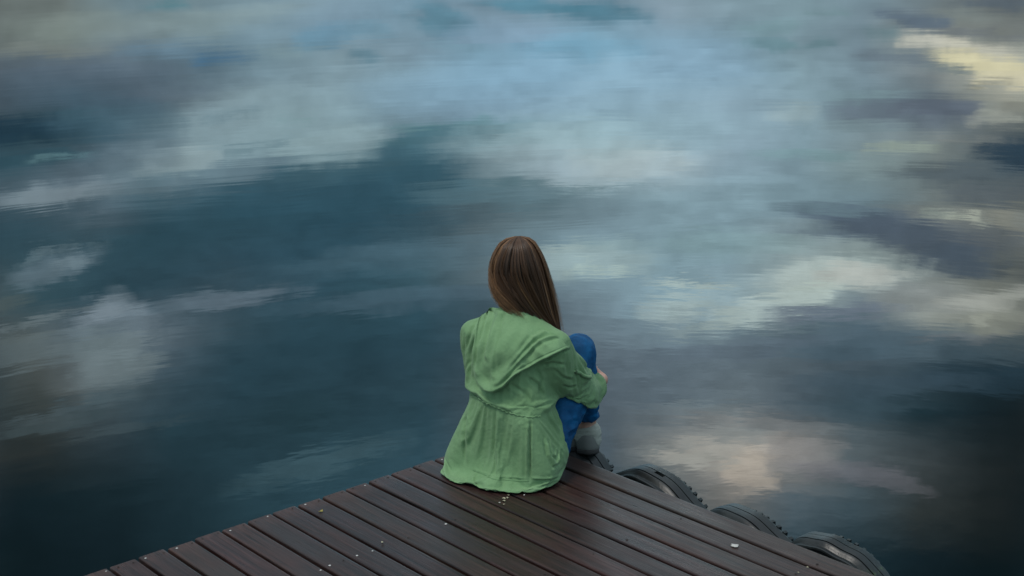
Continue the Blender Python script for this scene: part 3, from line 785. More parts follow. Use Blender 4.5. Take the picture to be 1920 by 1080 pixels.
# head with a face turned out over the water
HF = np.array([.515, .845, -.14]); HF /= np.linalg.norm(HF)
HR = np.cross(HF, Up); HR /= np.linalg.norm(HR); HU = np.cross(HR, HF)
HFr = np.array([HR, HF, HU])
def hp(r, f, u): return headC + HR * r + HF * f + HU * u
body.egg(hp(0, -.008, .004), (.070, .086, .082), HFr, .02)
body.egg(hp(0, .022, -.045), (.056, .062, .066), HFr, .03)
body.cone(hp(0, .072, -.078), hp(0, .066, -.088), .020, .018, .02)                 # chin
body.cone(hp(0, .086, -.002), hp(0, .104, -.036), .007, .011, .012)                # nose
for s in (-1, 1):
    body.egg(hp(s * .031, .088, .002), (.017, .014, .011), HFr, .012, 'sub')        # eye sockets
    body.egg(hp(s * .031, .076, .001), (.012, .012, .012), HFr, .003)               # eyeballs under lids
    body.cone(hp(s * .014, .089, .018), hp(s * .044, .080, .016), .006, .005, .008) # brow
    body.egg(hp(s * .074, -.008, -.012), (.008, .019, .030), HFr, .006)             # ears
    body.cone(hp(s * .010, .098, -.035), hp(s * .012, .094, -.036), .006, .005, .006)
body.cone(hp(-.020, .084, -.060), hp(.020, .084, -.060), .0055, .0055, .006)        # lips
body.cone(hp(-.016, .083, -.068), hp(.016, .083, -.068), .0055, .0055, .006)
# arms
for sh, e, w in ((shR, elR, wrR), (shL, elL, wrL)):
    body.cone(sh, e, .042, .035, .02); body.cone(e, w, .035, .024, .012)
# hands clasped round the shins: palm, four fingers, thumb
def hand(w, d, curl, up, thumb_side):
    d = d / np.linalg.norm(d); side = np.cross(d, up); side /= np.linalg.norm(side); up = np.cross(side, d)
    # side runs across the knuckles, up is the back of the hand
    p = lambda a, b_, c: w + d * a + side * b_ + up * c
    body.cone(w, p(.030, 0, 0), .022, .023, .012)
    for j, bb in enumerate((-.027, -.009, .009, .027)):
        body.cone(p(.012, bb * .6, 0), p(.070, bb, .002), .012, .0105, .010)
    L = (.030, .034, .032, .025)
    for j, bb in enumerate((-.028, -.0095, .009, .027)):
        l = L[j if thumb_side < 0 else 3 - j]
        k0 = p(.070, bb, .002)
        c1 = k0 + d * l * math.cos(curl) - up * l * math.sin(curl)
        c2 = c1 + d * l * .75 * math.cos(curl * 2.1) - up * l * .75 * math.sin(curl * 2.1)
        c3 = c2 + d * l * .55 * math.cos(curl * 2.9) - up * l * .55 * math.sin(curl * 2.9)
        body.chain([k0, c1, c2, c3], [.0100, .0090, .0082, .0070], .003)
    t0 = p(.016, thumb_side * .022, -.006)
    body.chain([t0, p(.042, thumb_side * .043, -.012), p(.066, thumb_side * .046, -.020), p(.086, thumb_side * .040, -.026)], [.013, .0115, .0100, .0080], .006)
hand(wrR, np.array([-.30, .95, .06]), .62, np.array([.93, .30, .15]), 1)
hand(wrL, np.array([.93, .22, .0]), .45, np.array([-.15, .95, .2]), -1)
# legs
for h_, kn, an in ((hipR, kneeR, ankR), (hipL, kneeL, ankL)):
    body.cone(h_, kn, .076, .050, .03)
    body.cone(kn, kn + (an - kn) * .35 - FOOT * .012, .046, .047, .02); body.cone(kn + (an - kn) * .35 - FOOT * .012, an, .046, .030, .02)
    body.cone(an - Up * .010 - FOOT * .022, an - Up * .052 - FOOT * .030, .028, .024, .015)
    body.cone(an - Up * .022, an + FOOT * .125 - Up * .062, .030, .018, .02)
bv, bf = body.skin(); bv = smooth_mesh(bv, bf, 1, .4)
m_skin, g, b = new_mat('skin')
sp = g.node('ShaderNodeTexCoord').outputs['Object']
g.put(b.inputs['Base Color'], g.mix(g.noise(sp, 30.0, 3.0), (0.46, 0.25, 0.19), (0.56, 0.33, 0.25)))
b.inputs['Roughness'].default_value = 0.5
b.inputs['Subsurface Weight'].default_value = 0.15
b.inputs['Subsurface Radius'].default_value = (0.008, 0.004, 0.002)
link_mesh('body', np_mesh('body', bv - BASE, bf), m_skin, person)

# ------------------------------------------------------------------ jeans
jn = Clay((-.22, 4.34, -.02), (.36, 4.98, .46), 0.0036)
jn.cone((.072, 4.464, .084), (-.050, 4.552, .088), .080, .082, .03)
jn.cone((.01, 4.50, .10), (-.004, 4.485, .20), .092, .090, .03, frame=TF, sq=(.72, 1, 1))
for h_, kn, an in ((hipR, kneeR, ankR), (hipL, kneeL, ankL)):
    mid = h_ * .5 + kn * .5 - Up * .014
    jn.chain([h_, mid, kn], [.080, .075, .0560], .03)
    d = an - kn
    jn.chain([kn, kn + d * .36 - FOOT * .016, kn + d * .92], [.0555, .0540, .0410], .018)
for kn, an in ((kneeR, ankR), (kneeL, ankL)):
    d = (an - kn) / np.linalg.norm(an - kn)
    he = kn + (an - kn) * .86
    jn.cut(he, d, he - .07, he + .07)
jv, jf = jn.skin(); jv = smooth_mesh(jv, jf, 2, .5); jN = vnormals(jv, jf)
def near_line(V, a, b_):
    ab = b_ - a; t = np.clip((V - a) @ ab / (ab @ ab), 0, 1)
    return t, np.linalg.norm(V - a - t[:, None] * ab, axis=1)
dj = np.zeros(len(jv))
for kn, an in ((kneeR, ankR), (kneeL, ankL)):
    t, dist = near_line(jv, kn, an)
    w = (dist < .075) * np.clip(t * 3 - .2, 0, 1)
    dj += w * .0055 * ridge(np.stack([jv[:, 0] * 9 + 3, jv[:, 1] * 9, jv[:, 2] * 36 + jv[:, 0] * 14], 1))
    dj += .0012 * np.exp(-((t - .02) / .05) ** 2) * (dist < .08) * ridge(jv * [30, 30, 50])
kq = np.clip(np.minimum(np.linalg.norm(jv - kneeR, axis=1), np.linalg.norm(jv - kneeL, axis=1)) / .11 - .35, 0.08, 1)
dj += kq * .0036 * ridge(jv * [17, 17, 30] + 7)
dj -= kq * .0030 * (1 - np.abs(vnoise(jv * [26, 26, 44] + 2))) ** 6
jv = jv + jN * dj[:, None]
m_denim, g, b = new_mat('blue denim')
jp = g.node('ShaderNodeTexCoord').outputs['Object']
jw = g.noise(jp, 16.0, 4.0, 0.6)
wv_ = g.noise(g.vmath('MULTIPLY', jp, (900.0, 900.0, 500.0)), 1.0, 2.0, 0.5)
g.put(b.inputs['Base Color'], g.mix(g.rng(g.math('ADD', jw, g.math('MULTIPLY', g.math('SUBTRACT', wv_, .5), .35)), 0.30, 0.74), (0.0012, 0.040, 0.122), (0.004, 0.115, 0.290)))
b.inputs['Roughness'].default_value = 0.68
b.inputs['Specular IOR Level'].default_value = 0.22
g.put(b.inputs['Normal'], g.bump(wv_, 0.4, 0.0008))
link_mesh('jeans', np_mesh('jeans', jv - BASE, jf), m_denim, person)

# ------------------------------------------------------------------ shoes and socks
m_knit, g, b = new_mat('pale grey canvas')
kp = g.node('ShaderNodeTexCoord').outputs['Object']
kn_ = g.noise(g.vmath('MULTIPLY', kp, (240.0, 240.0, 300.0)), 1.0, 2.0)
g.put(b.inputs['Base Color'], g.mix(g.noise(kp, 45.0, 4.0, 0.6), (0.26, 0.28, 0.245), (0.44, 0.46, 0.41)))
b.inputs['Roughness'].default_value = 0.9
g.put(b.inputs['Normal'], g.bump(kn_, 0.5, 0.0015))
m_sole, g, b = new_mat('worn rubber sole')
b.inputs['Base Color'].default_value = (0.030, 0.030, 0.030, 1); b.inputs['Roughness'].default_value = 0.7
FS = np.cross(FOOT, Up); FS /= np.linalg.norm(FS); FU = np.cross(FS, FOOT); FFr = np.array([FS, FOOT, FU])
m_black, g, b = new_mat('grey canvas shoe')
b.inputs['Base Color'].default_value = (0.15, 0.16, 0.15, 1); b.inputs['Roughness'].default_value = 0.75
for an in (ankR, ankL):
    q = lambda s_, f_, u_: an + FS * s_ + FOOT * f_ + FU * u_
    c = Clay(an - [.10, .10, .13], an + [.16, .18, .08], 0.0028)                     # slouched pale sock
    c.cone(q(0, -.012, .012), q(0, -.020, -.048), .0335, .0345, .01)
    for j, (uu, tw) in enumerate(((-.012, .006), (-.027, -.004), (-.041, .005))):
        c.cone(q(-.012, -.016, uu + tw), q(.012, -.018, uu - tw), .0355, .0360, .004)
        c.cone(q(-.014, -.016, uu + tw - .0075), q(.014, -.018, uu - tw - .0075), .0300, .0300, .004, mode='add')
    c.cone(q(0, -.010, -.040), q(0, .050, -.060), .033, .028, .01)
    c.cut(q(0, 0, .004), (FU - FS * .30), an - .12, an + [.12, .12, .12])
    v, f = c.skin(); v = smooth_mesh(v, f, 1)
    v = v + vnormals(v, f) * (.0014 * ridge(v * [30, 30, 120]))[:, None]
    link_mesh('sock', np_mesh('sock', v - BASE, f), m_knit, person)
    c = Clay(an - [.10, .10, .14], an + [.16, .20, .08], 0.0028)
    c.cone(q(0, -.024, -.046), q(0, -.026, -.066), .0385, .038, .01)                  # heel counter
    c.cone(q(0, -.010, -.056), q(0, .070, -.066), .040, .034, .02)
    c.cone(q(0, .060, -.066), q(0.004, .135, -.072), .034, .027, .02, frame=FFr, sq=(.82, 1, 1))
    c.cone(q(0, .055, -.026), q(0, .075, -.042), .007, .007, .006)
    c.cut(q(0, 0, -.034), FU + FOOT * .25, an - .12, an + [.12, .06, .12])
    c.cut(q(0, 0, -.080), -FU, an - .13, an + [.2, .2, -.05])
    v, f = c.skin(); v = smooth_mesh(v, f, 1)
    shoe = link_mesh('shoe', np_mesh('shoe', v - BASE, f), m_black, person)
    c = Clay(an - [.10, .10, .14], an + [.16, .20, .0], 0.0028)
    c.cone(q(0, -.026, -.088), q(0, .030, -.088), .041, .037, .01)
    c.cone(q(0, .030, -.088), q(.004, .132, -.088), .037, .037, .01)
    c.cut(q(0, 0, -.074), FU, an - .13, an + [.2, .22, .12])
    c.cut(q(0, 0, -.092), -FU, an - .16, an + [.2, .22, .0])
    v, f = c.skin()
    link_mesh('sole', np_mesh('sole', v - BASE, f), m_sole, shoe)

# ------------------------------------------------------------------ jacket
m_green, g, b = new_mat('washed green cotton')
cp = g.node('ShaderNodeTexCoord').outputs['Object']
weave = g.noise(g.vmath('MULTIPLY', cp, (700.0, 700.0, 700.0)), 1.0, 2.0, 0.6)
crum = g.noise(g.vmath('MULTIPLY', cp, (70.0, 70.0, 48.0)), 1.0, 4.0, 0.6)
fade = g.noise(cp, 9.0, 4.0, 0.6)
gc = g.mix(g.rng(fade, 0.32, 0.68), (0.150, 0.276, 0.130), (0.196, 0.338, 0.172))
gc = g.mix(g.rng(weave, 0.35, 0.65, 0.0, 0.22), gc, (0.112, 0.232, 0.108))
g.put(b.inputs['Base Color'], gc)
b.inputs['Roughness'].default_value = 0.85
b.inputs['Sheen Weight'].default_value = 0.10
b.inputs['Sheen Roughness'].default_value = 0.5
b.inputs['Specular IOR Level'].default_value = 0.25
g.put(b.inputs['Normal'], g.bump(g.math('ADD', g.math('MULTIPLY', weave, 0.0007), g.math('MULTIPLY', crum, 0.0035)), 0.8, 1.0))
m_seam, g, b = new_mat('dark green stitching')
b.inputs['Base Color'].default_value = (0.125, 0.255, 0.120, 1); b.inputs['Roughness'].default_value = 0.9

WAIST = 0.250
jk = Clay((-.32, 4.22, -.02), (.38, 4.94, .62), 0.0072)
jk.cone((-.004, 4.480, .255), (.004, 4.512, .405), .112, .106, .03, frame=TF, sq=(.78, 1, 1))
jk.cone(shL - Up * .008, shR - Up * .008, .056, .056, .06)
jk.cone((.006, 4.515, .44), (.014, 4.54, .520), .088, .066, .05)
jk.cone((-.108, 4.572, .44), (-.098, 4.545, .30), .062, .066, .04)      # cloth bloused over the left arm and side
jk.cone(shL, neck0 - Up * .015, .050, .058, .04); jk.cone(shR, neck0 - Up * .015, .050, .058, .04)
# skirt flaring from the waist to the planks
def skirt(X, Y, Z):
    t = np.clip((WAIST + .01 - Z) / (WAIST + .01), -.18, 1.02)
    s = np.sign(t) * np.abs(t) ** .85
    cx = -.004 - .068 * s; cy = 4.480 - .040 * s
    hw = .144 + .062 * s; hd = .108 + .022 * s
    r = ((X - cx) * Rt[0] + (Y - cy) * Rt[1]) / hw; f = ((X - cx) * Ft[0] + (Y - cy) * Ft[1]) / hd
    q = (np.abs(r) ** 2.4 + np.abs(f) ** 2.4) ** (1 / 2.4)
    return np.maximum(np.maximum((q - 1) * .118, Z - WAIST - .030), -Z + .003)
jk.put((-.30, 4.22, 0), (.26, 4.72, .27), skirt, .022)
# sleeves
SL = {}
for key, sh, e, w in (('R', shR, elR, wrR), ('L', shL, elL, wrL)):
    cuff = e + (w - e) * .56
    mid = sh * .5 + e * .5
    jk.chain([sh, mid, e], [.058, .062, .058], .035)
    jk.chain([e, cuff], [.057, .050], .02)
    jk.cone(e + (w - e) * .40, cuff, .0545, .0535, .003)                        # turned-back cuff
    d = (w - e) / np.linalg.norm(w - e)
    jk.cut(cuff, d, cuff - .075, cuff + .075)
    SL[key] = (sh, e, cuff)
# neck opening
jk.cone(neck0 + Ft * .02 + Up * .01, neck1 + Ft * .03 + Up * .04, .050, .062, .006, 'sub')
CLOTH_BEND, CLOTH_SLACK, CLOTH_FRAMES = 0.12, (0.140, 0.016), 26
V, F = jk.skin(); V = smooth_mesh(V, F, 3, .5)
N = vnormals(V, F)
plain_tree = BVHTree.FromPolygons([tuple(v) for v in V], [tuple(f) for f in F])     # the cloth before it falls into folds, for the hood to lie on
def skin_coords(V):
    global bx, bz, z, tR, dR, tR2, dR2, th, WZ
    bx = V[:, 0]; z = V[:, 2]; bz = z + .27 * (V[:, 1] - 4.40)
    tR, dR = near_line(V, SL['R'][0], SL['R'][1]); tR2, dR2 = near_line(V, SL['R'][1], SL['R'][2])
    ax_x = -.004 - .030 * np.clip((WAIST - z) / WAIST, 0, 1)
    rr = (V[:, 0] - ax_x) * Rt[0] + (V[:, 1] - 4.480) * Rt[1]; ff = (V[:, 0] - ax_x) * Ft[0] + (V[:, 1] - 4.480) * Ft[1]
    th = np.arctan2(rr, -ff)
    WZ = WAIST + .030 * np.clip(-(bx + .01) / .15, 0, 1) - .006 * np.clip((bx - .01) / .06, 0, 1)
skin_coords(V)
tL, dL = near_line(V, SL['L'][0], SL['L'][1]); tL2, dL2 = near_line(V, SL['L'][1], SL['L'][2])
onR = np.minimum(dR + (tR < .25) * .1, dR2) < .078
onL = np.minimum(dL + (tL < .25) * .1, dL2) < .078
tor = (~(onR | onL)).astype(float)
# the cord draws the waist in; the first pleats are started here, the cloth solver makes the rest
D = tor * (-.016 * np.exp(-((z - WZ) / .010) ** 2) + .005 * np.exp(-((z - WZ - .032) / .026) ** 2))
D += .0022 * vnoise(V * 38 + 3) + .0030 * tor * vnoise(np.stack([th * 9 + 3, z * 5, th * 0], 1)) * np.exp(-np.abs(z - WZ) / .05)
D += tor * np.clip(-N[:, 1] * 1.4 + .2, 0, 1) * -.030 * np.exp(-((bx + .160) / .020) ** 2) * np.clip((.135 - z) / .11, 0, 1)      # the left corner of the hem stands apart
V = V + N * D[:, None]
V[:, 2] = np.maximum(V[:, 2], .004)
keep = ~((V[F][:, :, 2] < .0075).all(1))                          # open hem
F = F[keep]
used = np.unique(F); remap = np.full(len(V), -1); remap[used] = np.arange(len(used))
V = V[used]; F = remap[F]; tor = tor[used]; onR = onR[used]; onL = onL[used]
skin_coords(V)
tL, dL = near_line(V, SL['L'][0], SL['L'][1]); tL2, dL2 = near_line(V, SL['L'][1], SL['L'][2])
pin = np.clip((z - .455) / .05, 0, 1) * .9
pin = np.maximum(pin, tor * np.exp(-((z - WZ) / .0075) ** 2))
pin = np.maximum(pin, tor * .35 * np.clip((.022 - z) / .010, 0, 1))
pin = np.maximum(pin, np.clip((np.where(onR, tR2, 0) - .70) / .2, 0, 1)); pin = np.maximum(pin, np.clip((np.where(onL, tL2, 0) - .5) / .2, 0, 1))
pin = np.maximum(pin, np.clip((np.hypot(V[:, 0] - neck0[0], V[:, 1] - neck0[1]) < .085) * (z > .46) * 1.0, 0, 1))

def collider(name, me, thick):
    o = link_mesh(name, me, None)
    md = o.modifiers.new('hit', 'COLLISION')
    o.collision.thickness_outer = thick; o.collision.cloth_friction = 12
    return o
cc = Clay((-.24, 4.30, -.02), (.36, 5.0, .60), 0.010)
cc.cone((.072, 4.464, .086), (-.050, 4.552, .088), .083, .083, .03)
cc.cone((.01, 4.50, .10), (-.004, 4.483, .25), .092, .090, .03, frame=TF, sq=(.72, 1, 1))
cc.cone((-.002, 4.483, .25), (.006, 4.515, .42), .092, .098, .03, frame=TF, sq=(.76, 1, 1))
cc.cone(shL - Up * .01, shR - Up * .01, .048, .048, .05)
for sh, e, w in ((shR, elR, wrR), (shL, elL, wrL)): cc.cone(sh, e, .047, .041, .02); cc.cone(e, w, .041, .030, .012)
for h_, kn in ((hipR, kneeR), (hipL, kneeL)): cc.chain([h_, h_ * .5 + kn * .5, kn], [.082, .077, .058], .03)
cc.cone((-.105, 4.535, .215), (-.190, 4.535, .045), .050, .050, .03)               # lining bunched at her left side holds the skirt out
cc.cone((.03, 4.400, .215), (.075, 4.372, .05), .050, .050, .03)
cv, cf = cc.skin(); cv = smooth_mesh(cv, cf, 2)
bodyc = collider('fit_form', np_mesh('fit_form', cv, cf), .0035)
gr = collider('fit_floor', mesh_from('fit_floor', [(-1, 3.5, 0), (1, 3.5, 0), (1, 5.5, 0), (-1, 5.5, 0)], [(0, 1, 2, 3)], False), .002)
ck = link_mesh('fit_cloth', np_mesh('fit_cloth', V, F), None)
vg = ck.vertex_groups.new(name='pin')
for i, wgt in enumerate(pin):
    if wgt > .004: vg.add([i], float(min(1, wgt)), 'REPLACE')
# the cloth is cut larger than the pose it starts from, most of all round the skirt below the cord
low = np.clip((WZ - z) / .03 + .5, 0, 1) * tor
vs_ = ck.vertex_groups.new(name='snug')
snug = np.clip(1 - low - .35 * (1 - tor), 0, 1)
for i, wgt in enumerate(snug): vs_.add([i], float(wgt), 'REPLACE')
cm = ck.modifiers.new('cloth', 'CLOTH')
st = cm.settings
st.quality = 4; st.mass = .18; st.air_damping = 2.0
st.tension_stiffness = 14; st.compression_stiffness = 14; st.shear_stiffness = 5; st.bending_stiffness = CLOTH_BEND
st.tension_damping = 12; st.compression_damping = 12; st.shear_damping = 8; st.bending_damping = .6
st.vertex_group_mass = 'pin'; st.pin_stiffness = 1.0
st.vertex_group_shrink = 'snug'; st.shrink_min = -CLOTH_SLACK[0]; st.shrink_max = -CLOTH_SLACK[1]
cs = cm.collision_settings
cs.use_collision = True; cs.distance_min = .003; cs.collision_quality = 2; cs.use_self_collision = False
cm.point_cache.frame_start = 1; cm.point_cache.frame_end = CLOTH_FRAMES
for f_ in range(1, CLOTH_FRAMES + 1): scene.frame_set(f_)
dg = bpy.context.evaluated_depsgraph_get()
ev = ck.evaluated_get(dg); tm = ev.to_mesh()
V2 = np.empty(len(tm.vertices) * 3, np.float32); tm.vertices.foreach_get('co', V2); V2 = V2.reshape(-1, 3).astype(float)
ev.to_mesh_clear()
print('CLOTH moved', np.abs(V2 - V).mean(), np.abs(V2 - V).max(), len(V))
for o in (ck, bodyc, gr): bpy.data.objects.remove(o, do_unlink=True)
scene.frame_set(1)
V = smooth_mesh(V2, F, 1, .3)
V[:, 2] = np.maximum(V[:, 2], .0022)
# one round of refinement so that the folds shade smoothly
tmp = link_mesh('fit_cloth', np_mesh('fit_cloth', V, F), None)
sb = tmp.modifiers.new('s', 'SUBSURF'); sb.levels = 1
dg = bpy.context.evaluated_depsgraph_get(); ev = tmp.evaluated_get(dg); tm = ev.to_mesh()
V = np.empty(len(tm.vertices) * 3, np.float32); tm.vertices.foreach_get('co', V); V = V.reshape(-1, 3).astype(float)
F = np.empty(len(tm.polygons) * 4, np.int32); tm.loops.foreach_get('vertex_index', F); F = F.reshape(-1, 4)
ev.to_mesh_clear(); bpy.data.objects.remove(tmp, do_unlink=True)
N = vnormals(V, F); skin_coords(V)
back = np.clip(-N[:, 1] * 1.4 + .2, 0, 1); D = np.zeros(len(V))
def crease(pts, width, depth, side=0.0, lip=0.45):
    """a fold line across the back: sunk along pts, with a raised lip beside it"""
    global D
    pts = np.array(pts, float)
    best = np.full(len(V), 1e9); sgn = np.zeros(len(V)); tt = np.zeros(len(V))
    Ls = np.concatenate([[0], np.cumsum(np.linalg.norm(np.diff(pts, axis=0), axis=1))])
    for i in range(len(pts) - 1):
        a, ab = pts[i], pts[i + 1] - pts[i]
        t = np.clip(((bx - a[0]) * ab[0] + (bz - a[1]) * ab[1]) / (ab @ ab), 0, 1)
        ex, ez = bx - a[0] - t * ab[0], bz - a[1] - t * ab[1]
        d = np.hypot(ex, ez); m = d < best
        best[m] = d[m]; sgn[m] = np.sign(ab[0] * ez - ab[1] * ex)[m]; tt[m] = ((Ls[i] + t * np.linalg.norm(ab)) / Ls[-1])[m]
    ends = np.clip(np.minimum(tt + .02, 1.02 - tt) / .18, 0, 1)
    D += back * ends * (-depth * np.exp(-(best / width) ** 2) + lip * depth * np.exp(-((best - 2.1 * width) / (1.3 * width)) ** 2) * (1 + side * sgn))

crease([(.046, .226), (.041, .137), (.038, .010)], .0034, .0080, -.6, .8)          # deep pleat down the right of the skirt
crease([(.086, .156), (.095, .096), (.115, .054), (.136, .060), (.145, .104)], .0038, .0036, .8, 1.3)   # slack pocket edge
crease([(.098, .146), (.109, .092), (.126, .080), (.136, .11)], .0034, .0026, .6, 1.3)
crease([(-.112, .575), (-.138, .527), (-.160, .456)], .0050, .0050, .5)               # left shoulder and arm
crease([(-.126, .50), (-.146, .44), (-.150, .36)], .0055, .0060, .5)
crease([(-.150, .42), (-.165, .39), (-.172, .35)], .0040, .0040, .5)
crease([(.085, .400), (.125, .408), (.165, .400)], .0050, .0050)                     # pulls from the right armpit
crease([(.040, .365), (.075, .335), (.095, .290)], .0055, .0055, .5)
crease([(.066, .397), (.088, .353), (.080, .302)], .0050, .0050, -.5)
crease([(.130, .385), (.160, .355), (.190, .345)], .0045, .0045, .5)
crease([(.155, .330), (.180, .318), (.205, .322)], .0040, .0040, .5)
crease([(-.02, .345), (.03, .31), (.05, .28)], .0060, .0040)
crease([(-.13, .335), (-.10, .30), (-.07, .280)], .0055, .0035)
crease([(-.168, .250), (-.176, .160), (-.178, .062)], .0050, .0060, .5, .6)
crease([(.101, .425), (.135, .440), (.185, .452)], .0036, .0050, .8, .8)             # sleeve seam
crease([(-.162, .040), (-.074, .020), (.030, .015)], .0026, .0018, .9, .7)           # hem band
crease([(.044, .016), (.089, .012), (.146, .014)], .0028, .0026, .9, .9)
V = V + N * D[:, None]
V[:, 2] = np.maximum(V[:, 2], .0022)
jacket = link_mesh('jacket', np_mesh('jacket', V - BASE, F), m_green, person)
tree = BVHTree.FromPolygons([tuple(v) for v in V], [tuple(f) for f in F])
VIEW = Vector((0, .9655, -.2607))
def onto(x, zz, lift=0.0):
    """the point of the jacket's back at (x, zz) on the back plane, with its normal"""
    o = Vector((x, 4.40, zz)) - VIEW * .5
    hit, nn, ix, dd = (tree if lift == 0 else plain_tree).ray_cast(o, VIEW)
    if hit is None: return None, None
    if nn.dot(VIEW) > 0: nn = -nn
    return np.array(hit), np.array(nn)

def polyl(pts, t):
    pts = np.array(pts, float); L = np.concatenate([[0], np.cumsum(np.linalg.norm(np.diff(pts, axis=0), axis=1))]); L /= L[-1]
    return np.array([np.interp(t, L, pts[:, 0]), np.interp(t, L, pts[:, 1])])

# hood lying down the back
HT = [(-.083, .586), (-.066, .594), (-.036, .592), (-.006, .572), (.040, .549), (.082, .527), (.124, .511), (.150, .497)]
HB = [(-.099, .572), (-.113, .517), (-.121, .454), (-.118, .391), (-.106, .343), (-.086, .321), (-.062, .317), (-.033, .335), (.001, .372), (.061, .410), (.123, .440), (.172, .462)]
nu, nv = 120, 60
P0 = np.full((nu + 1, nv + 1, 3), np.nan)
for i in range(nu + 1):
    top, bot = polyl(HT, i / nu), polyl(HB, i / nu)
    for j in range(nv + 1):
        q = top + (bot - top) * (j / nv)
        h_, nn = onto(*q, 1)
        if h_ is not None: P0[i, j] = h_
bad = np.isnan(P0[:, :, 0])
for _ in range(60):                                   # fill the few rays that passed over a shoulder
    if not bad.any(): break
    for i, j in np.argwhere(bad):
        nb = [P0[a, c] for a, c in ((i - 1, j), (i + 1, j), (i, j - 1), (i, j + 1)) if 0 <= a <= nu and 0 <= c <= nv and not np.isnan(P0[a, c, 0])]
        if nb:
            P0[i, j] = np.mean(nb, axis=0)
            q = polyl(HT, i / nu) * (1 - j / nv) + polyl(HB, i / nu) * (j / nv)
            P0[i, j, 0] = q[0]; P0[i, j, 2] = q[1] - .27 * (P0[i, j, 1] - 4.40)
    bad = np.isnan(P0[:, :, 0])
for _ in range(10):
    S = P0.copy(); S[1:-1, 1:-1] = (P0[:-2, 1:-1] + P0[2:, 1:-1] + P0[1:-1, :-2] + P0[1:-1, 2:]) / 4; P0 = S
def grid_normals(P):
    a = np.gradient(P, axis=0); c = np.gradient(P, axis=1)
    n_ = np.cross(a, c); n_ /= np.maximum(np.linalg.norm(n_, axis=2, keepdims=True), 1e-9)
    if n_[nu // 2, nv // 2, 1] > 0: n_ = -n_
    return n_
HN = P0 * 0
for i in range(nu + 1):
    for j in range(nv + 1):
        nn = plain_tree.find_nearest(Vector(P0[i, j]))[1]
        nn = np.array(nn if nn.dot(VIEW) < 0 else -nn); HN[i, j] = nn
for _ in range(12):
    S = HN.copy(); S[1:-1] = (HN[:-2] + HN[2:]) / 2; S[:, 1:-1] = (S[:, 1:-1] + (HN[:, :-2] + HN[:, 2:]) / 2) / 2; HN = S
HN /= np.linalg.norm(HN, axis=2, keepdims=True)
U, Vv = np.meshgrid(np.linspace(0, 1, nu + 1), np.linspace(0, 1, nv + 1), indexing='ij')
edge = np.clip(np.minimum(U, 1 - U) / .05, 0, 1)
hb = P0[:, :, 2] + .27 * (P0[:, :, 1] - 4.40); hx = P0[:, :, 0]
H = .010 + .014 * Vv ** 1.5
H += .0045 * np.cos((U - .47) * 46 + 5 * Vv) * np.exp(-((U - .5) / .40) ** 2) * Vv * (1 - .4 * Vv)
pp = np.stack([hx * 24, hb * 8, hx * 0 + 3], 2).reshape(-1, 3)
H += (.0034 * ridge(pp).reshape(H.shape)) * np.clip(Vv * 2, 0, 1)
pp = np.stack([(hx * .55 + hb * .83) * 30, (hx * .83 - hb * .55) * 6, hx * 0 + 5], 2).reshape(-1, 3)
H += np.clip((hx + .03) / .06, 0, 1) * .0036 * ridge(pp).reshape(H.shape)
# centre seam of the hood and the doubled rim
sx = np.interp(hb, [.32, .45, .59], [-.062, -.052, -.022])
H += -.0028 * np.exp(-((hx - sx) / .0030) ** 2) + .0012 * np.exp(-((np.abs(hx - sx) - .007) / .004) ** 2)
H += .0034 * np.exp(-((Vv - .965) / .035) ** 2) - .0022 * np.exp(-((Vv - .89) / .025) ** 2)
def hood_fold(pts, w, amp):
    global H
    pts = np.array(pts, float); best = np.full(H.shape, 9.0)
    for k in range(len(pts) - 1):
        a, ab = pts[k], pts[k + 1] - pts[k]
        t = np.clip(((U - a[0]) * ab[0] + (Vv - a[1]) * ab[1]) / (ab @ ab), 0, 1)
        best = np.minimum(best, np.hypot(U - a[0] - t * ab[0], Vv - a[1] - t * ab[1]))
    H += amp * np.exp(-(best / w) ** 2) - .6 * amp * np.exp(-((best - 1.7 * w) / w) ** 2)
hood_fold([(.93, .18), (.78, .42), (.62, .66), (.52, .88)], .040, .0075)
hood_fold([(.80, .10), (.68, .35), (.56, .62), (.49, .80)], .035, .0050)
hood_fold([(.10, .20), (.16, .50), (.26, .78), (.36, .92)], .035, .0070)
hood_fold([(.22, .08), (.27, .40), (.34, .68)], .030, .0045)
H *= (.30 + .70 * edge) * (1 - .75 * np.clip((U - .84) / .16, 0, 1) ** 1.5)
rows = []
for j in range(nv + 1): rows.append(P0[:, j] + HN[:, j] * H[:, j][:, None])
bd = P0[:, nv] - P0[:, nv - 1]; bd /= np.maximum(np.linalg.norm(bd, axis=1, keepdims=True), 1e-9)
eN = HN[:, nv]; eH = H[:, nv][:, None]
for fr, push in ((.75, .0035), (.45, .0045), (.15, .0025), (-.15, -.004), (-.35, -.012)):
    rows.append(P0[:, nv] + eN * eH * fr + bd * push)
G_ = np.stack(rows, 1)
